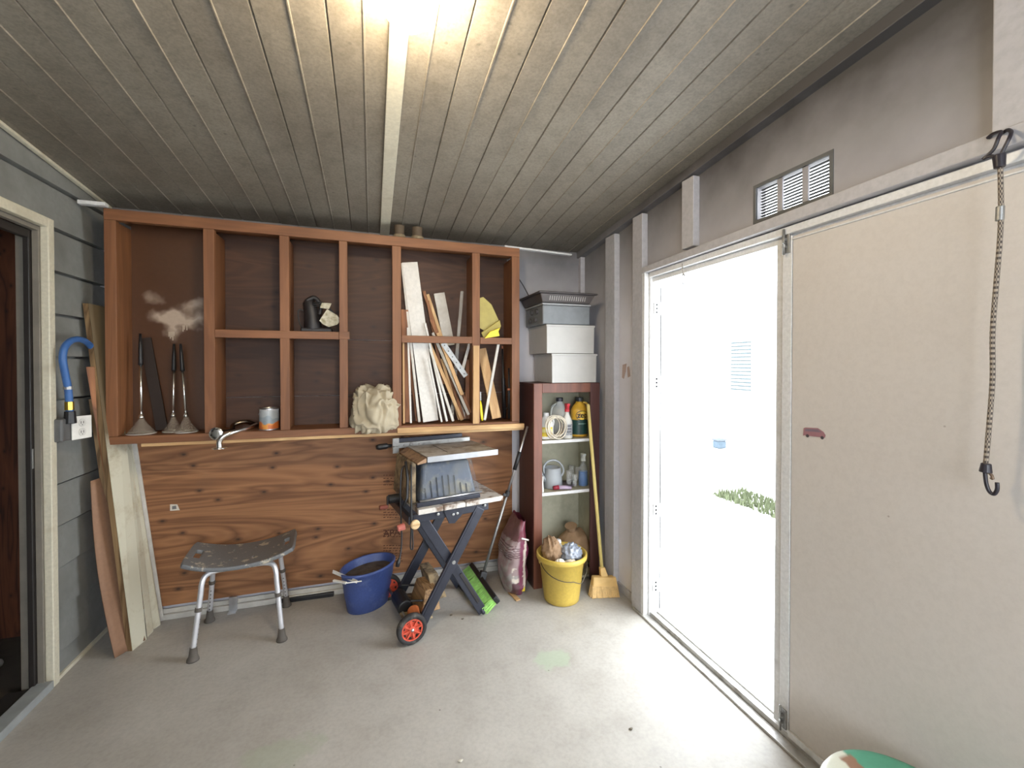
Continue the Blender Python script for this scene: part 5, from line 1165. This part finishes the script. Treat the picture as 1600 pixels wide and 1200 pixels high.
ob('hook', MB().tube(smoothpath([BP(1558, 246), BP(1549, 244), BP(1541, 246), BP(1537, 248), BP(1552, 234), BP(1560, 216), BP(1564, 206, 1.505), BP(1552, 209, 1.515), BP(1543, 216, 1.52)], 6), .0042, 8), M_hook, BU, smooth=True)
ob('crimp', MB().tube([BP(1563, 322), BP(1562, 345)], .0085, 10), M_steel, BU, bevel=.002)
ob('collar', MB().tube([BP(1541, 724), BP(1540, 738)], [.010, .013], 10), M_hook, BU, bevel=.002)
ob('hook', MB().tube(smoothpath([BP(1539, 738), BP(1541, 755), BP(1546, 768), BP(1553, 772), BP(1558, 765), BP(1558, 754)], 6), .0045, 8), M_hook, BU, smooth=True)
ob('wire_end', MB().tube(smoothpath([BP(1543, 738), BP(1549, 742), BP(1551, 748), BP(1548, 746)], 5), .0035, 8), plain('rusty wire', srgb(120, 100, 84), .5, .5), BU, smooth=True)

# small latch with string hanging in the doorway top
LH = thing('hanging_latch', 'small metal clip with a thin frayed string hanging from the doorway header', 'latch', pX(1.52, 1068, 450))
XH = 1.515
ob('clip', MB().tube(smoothpath([pX(XH, 1066, 412), pX(XH, 1067, 424), pX(XH, 1068, 430)]), .003, 8), M_steel, LH, smooth=True)
ring = [pX(XH, 1068+2.4*cos(a), 436+8*sin(a)) for a in [2*pi*k/18 for k in range(19)]]
ob('loop', MB().tube(ring, .0025, 8, caps=False), M_steel, LH, smooth=True)
ob('string', MB().tube(smoothpath([pX(XH, 1068, 444), pX(XH, 1071, 452), pX(XH, 1075, 459), pX(XH, 1079, 466)]), .0012, 6), plain('grey string', srgb(150, 140, 136), .8), LH, smooth=True)

# white tub with teal lid, bottom right
tc = V((1.315, .745, 0)); TB = thing('lidded_tub', 'white rounded tub with brown tape and teal patch at the bottom right', 'tub', tc)
def tubtint(p):
    a = math.atan2(p.y-tc.y, p.x-tc.x); r_ = (p.xy-tc.xy).length
    e = (p.x-tc.x)*cos(-TH)-(p.y-tc.y)*sin(-TH)
    e = (p.x-tc.x)*cos(TH)-(p.y-tc.y)*sin(TH)
    if -.062 < e < -.024 and ((p.z*36+(p.y)*16) % 1) > .35: return srgb(150, 112, 88)
    if e > -.018+.02*sin(p.z*70): return srgb(84, 160, 132)
    return srgb(214, 216, 200)
ob('shell', MB().lathe([(.15, 0), (.16, .01), (.175, .20), (.182, .292)], tc, 56), M_bin, TB, smooth=True)
ob('lid', MB().lathe([(.184, .292), (.190, .302), (.188, .330), (.180, .345)]+[(.180-.012*i, .345+.0016*i) for i in range(1, 14)]+[(.001, .368)], tc, 110), attr_mat('lid plastic', .4), TB, tint=tubtint, smooth=True)

# bits on the floor
rnd = random.Random(4)
for i, (px_, py_, lab) in enumerate(((705, 962, 'tiny chip on the floor in front of the saw'), (723, 968, 'leaf crumb on the floor right of the saw wheel'), (986, 1140, 'small dark dead bug near the threshold on the floor'), (720, 1190, 'tiny pale splinter at the bottom edge of the floor'))):
    q = pZ(0, px_, py_)
    single('debris_crumb', MB().grid(lambda u, v: V((q.x+cos(2*pi*u)*sin(pi*v)*.009*(1+.5*sin(6*u)), q.y+sin(2*pi*u)*sin(pi*v)*.006, .0005+.003-.003*cos(pi*v))), 8, 5, True), plain('dry leaf bit %d' % i, srgb(96, 88, 74) if i != 3 else srgb(200, 194, 180), .8), lab, 'debris')

# ------------------------------------------------------------------ daylight
w = bpy.data.worlds.new('world'); SC.world = w; w.use_nodes = True
bg = w.node_tree.nodes['Background']; bg.inputs[0].default_value = (.88, .94, 1.0, 1); bg.inputs[1].default_value = 12
def portal(name, loc, rot, sx, sy):
    l = bpy.data.lights.new(name, 'AREA'); l.shape = 'RECTANGLE'; l.size = sx; l.size_y = sy; l.cycles.is_portal = True
    o = bpy.data.objects.new(name, l); COL.objects.link(o); o.location = loc; o.rotation_euler = rot
portal('doorway_portal', (XP+.06, 1.77, 1.0), (0, radians(90), 0), 2.05, .9)
SC.view_settings.view_transform = 'Standard'
SC.view_settings.look = 'None'
SC.view_settings.exposure = 0.0
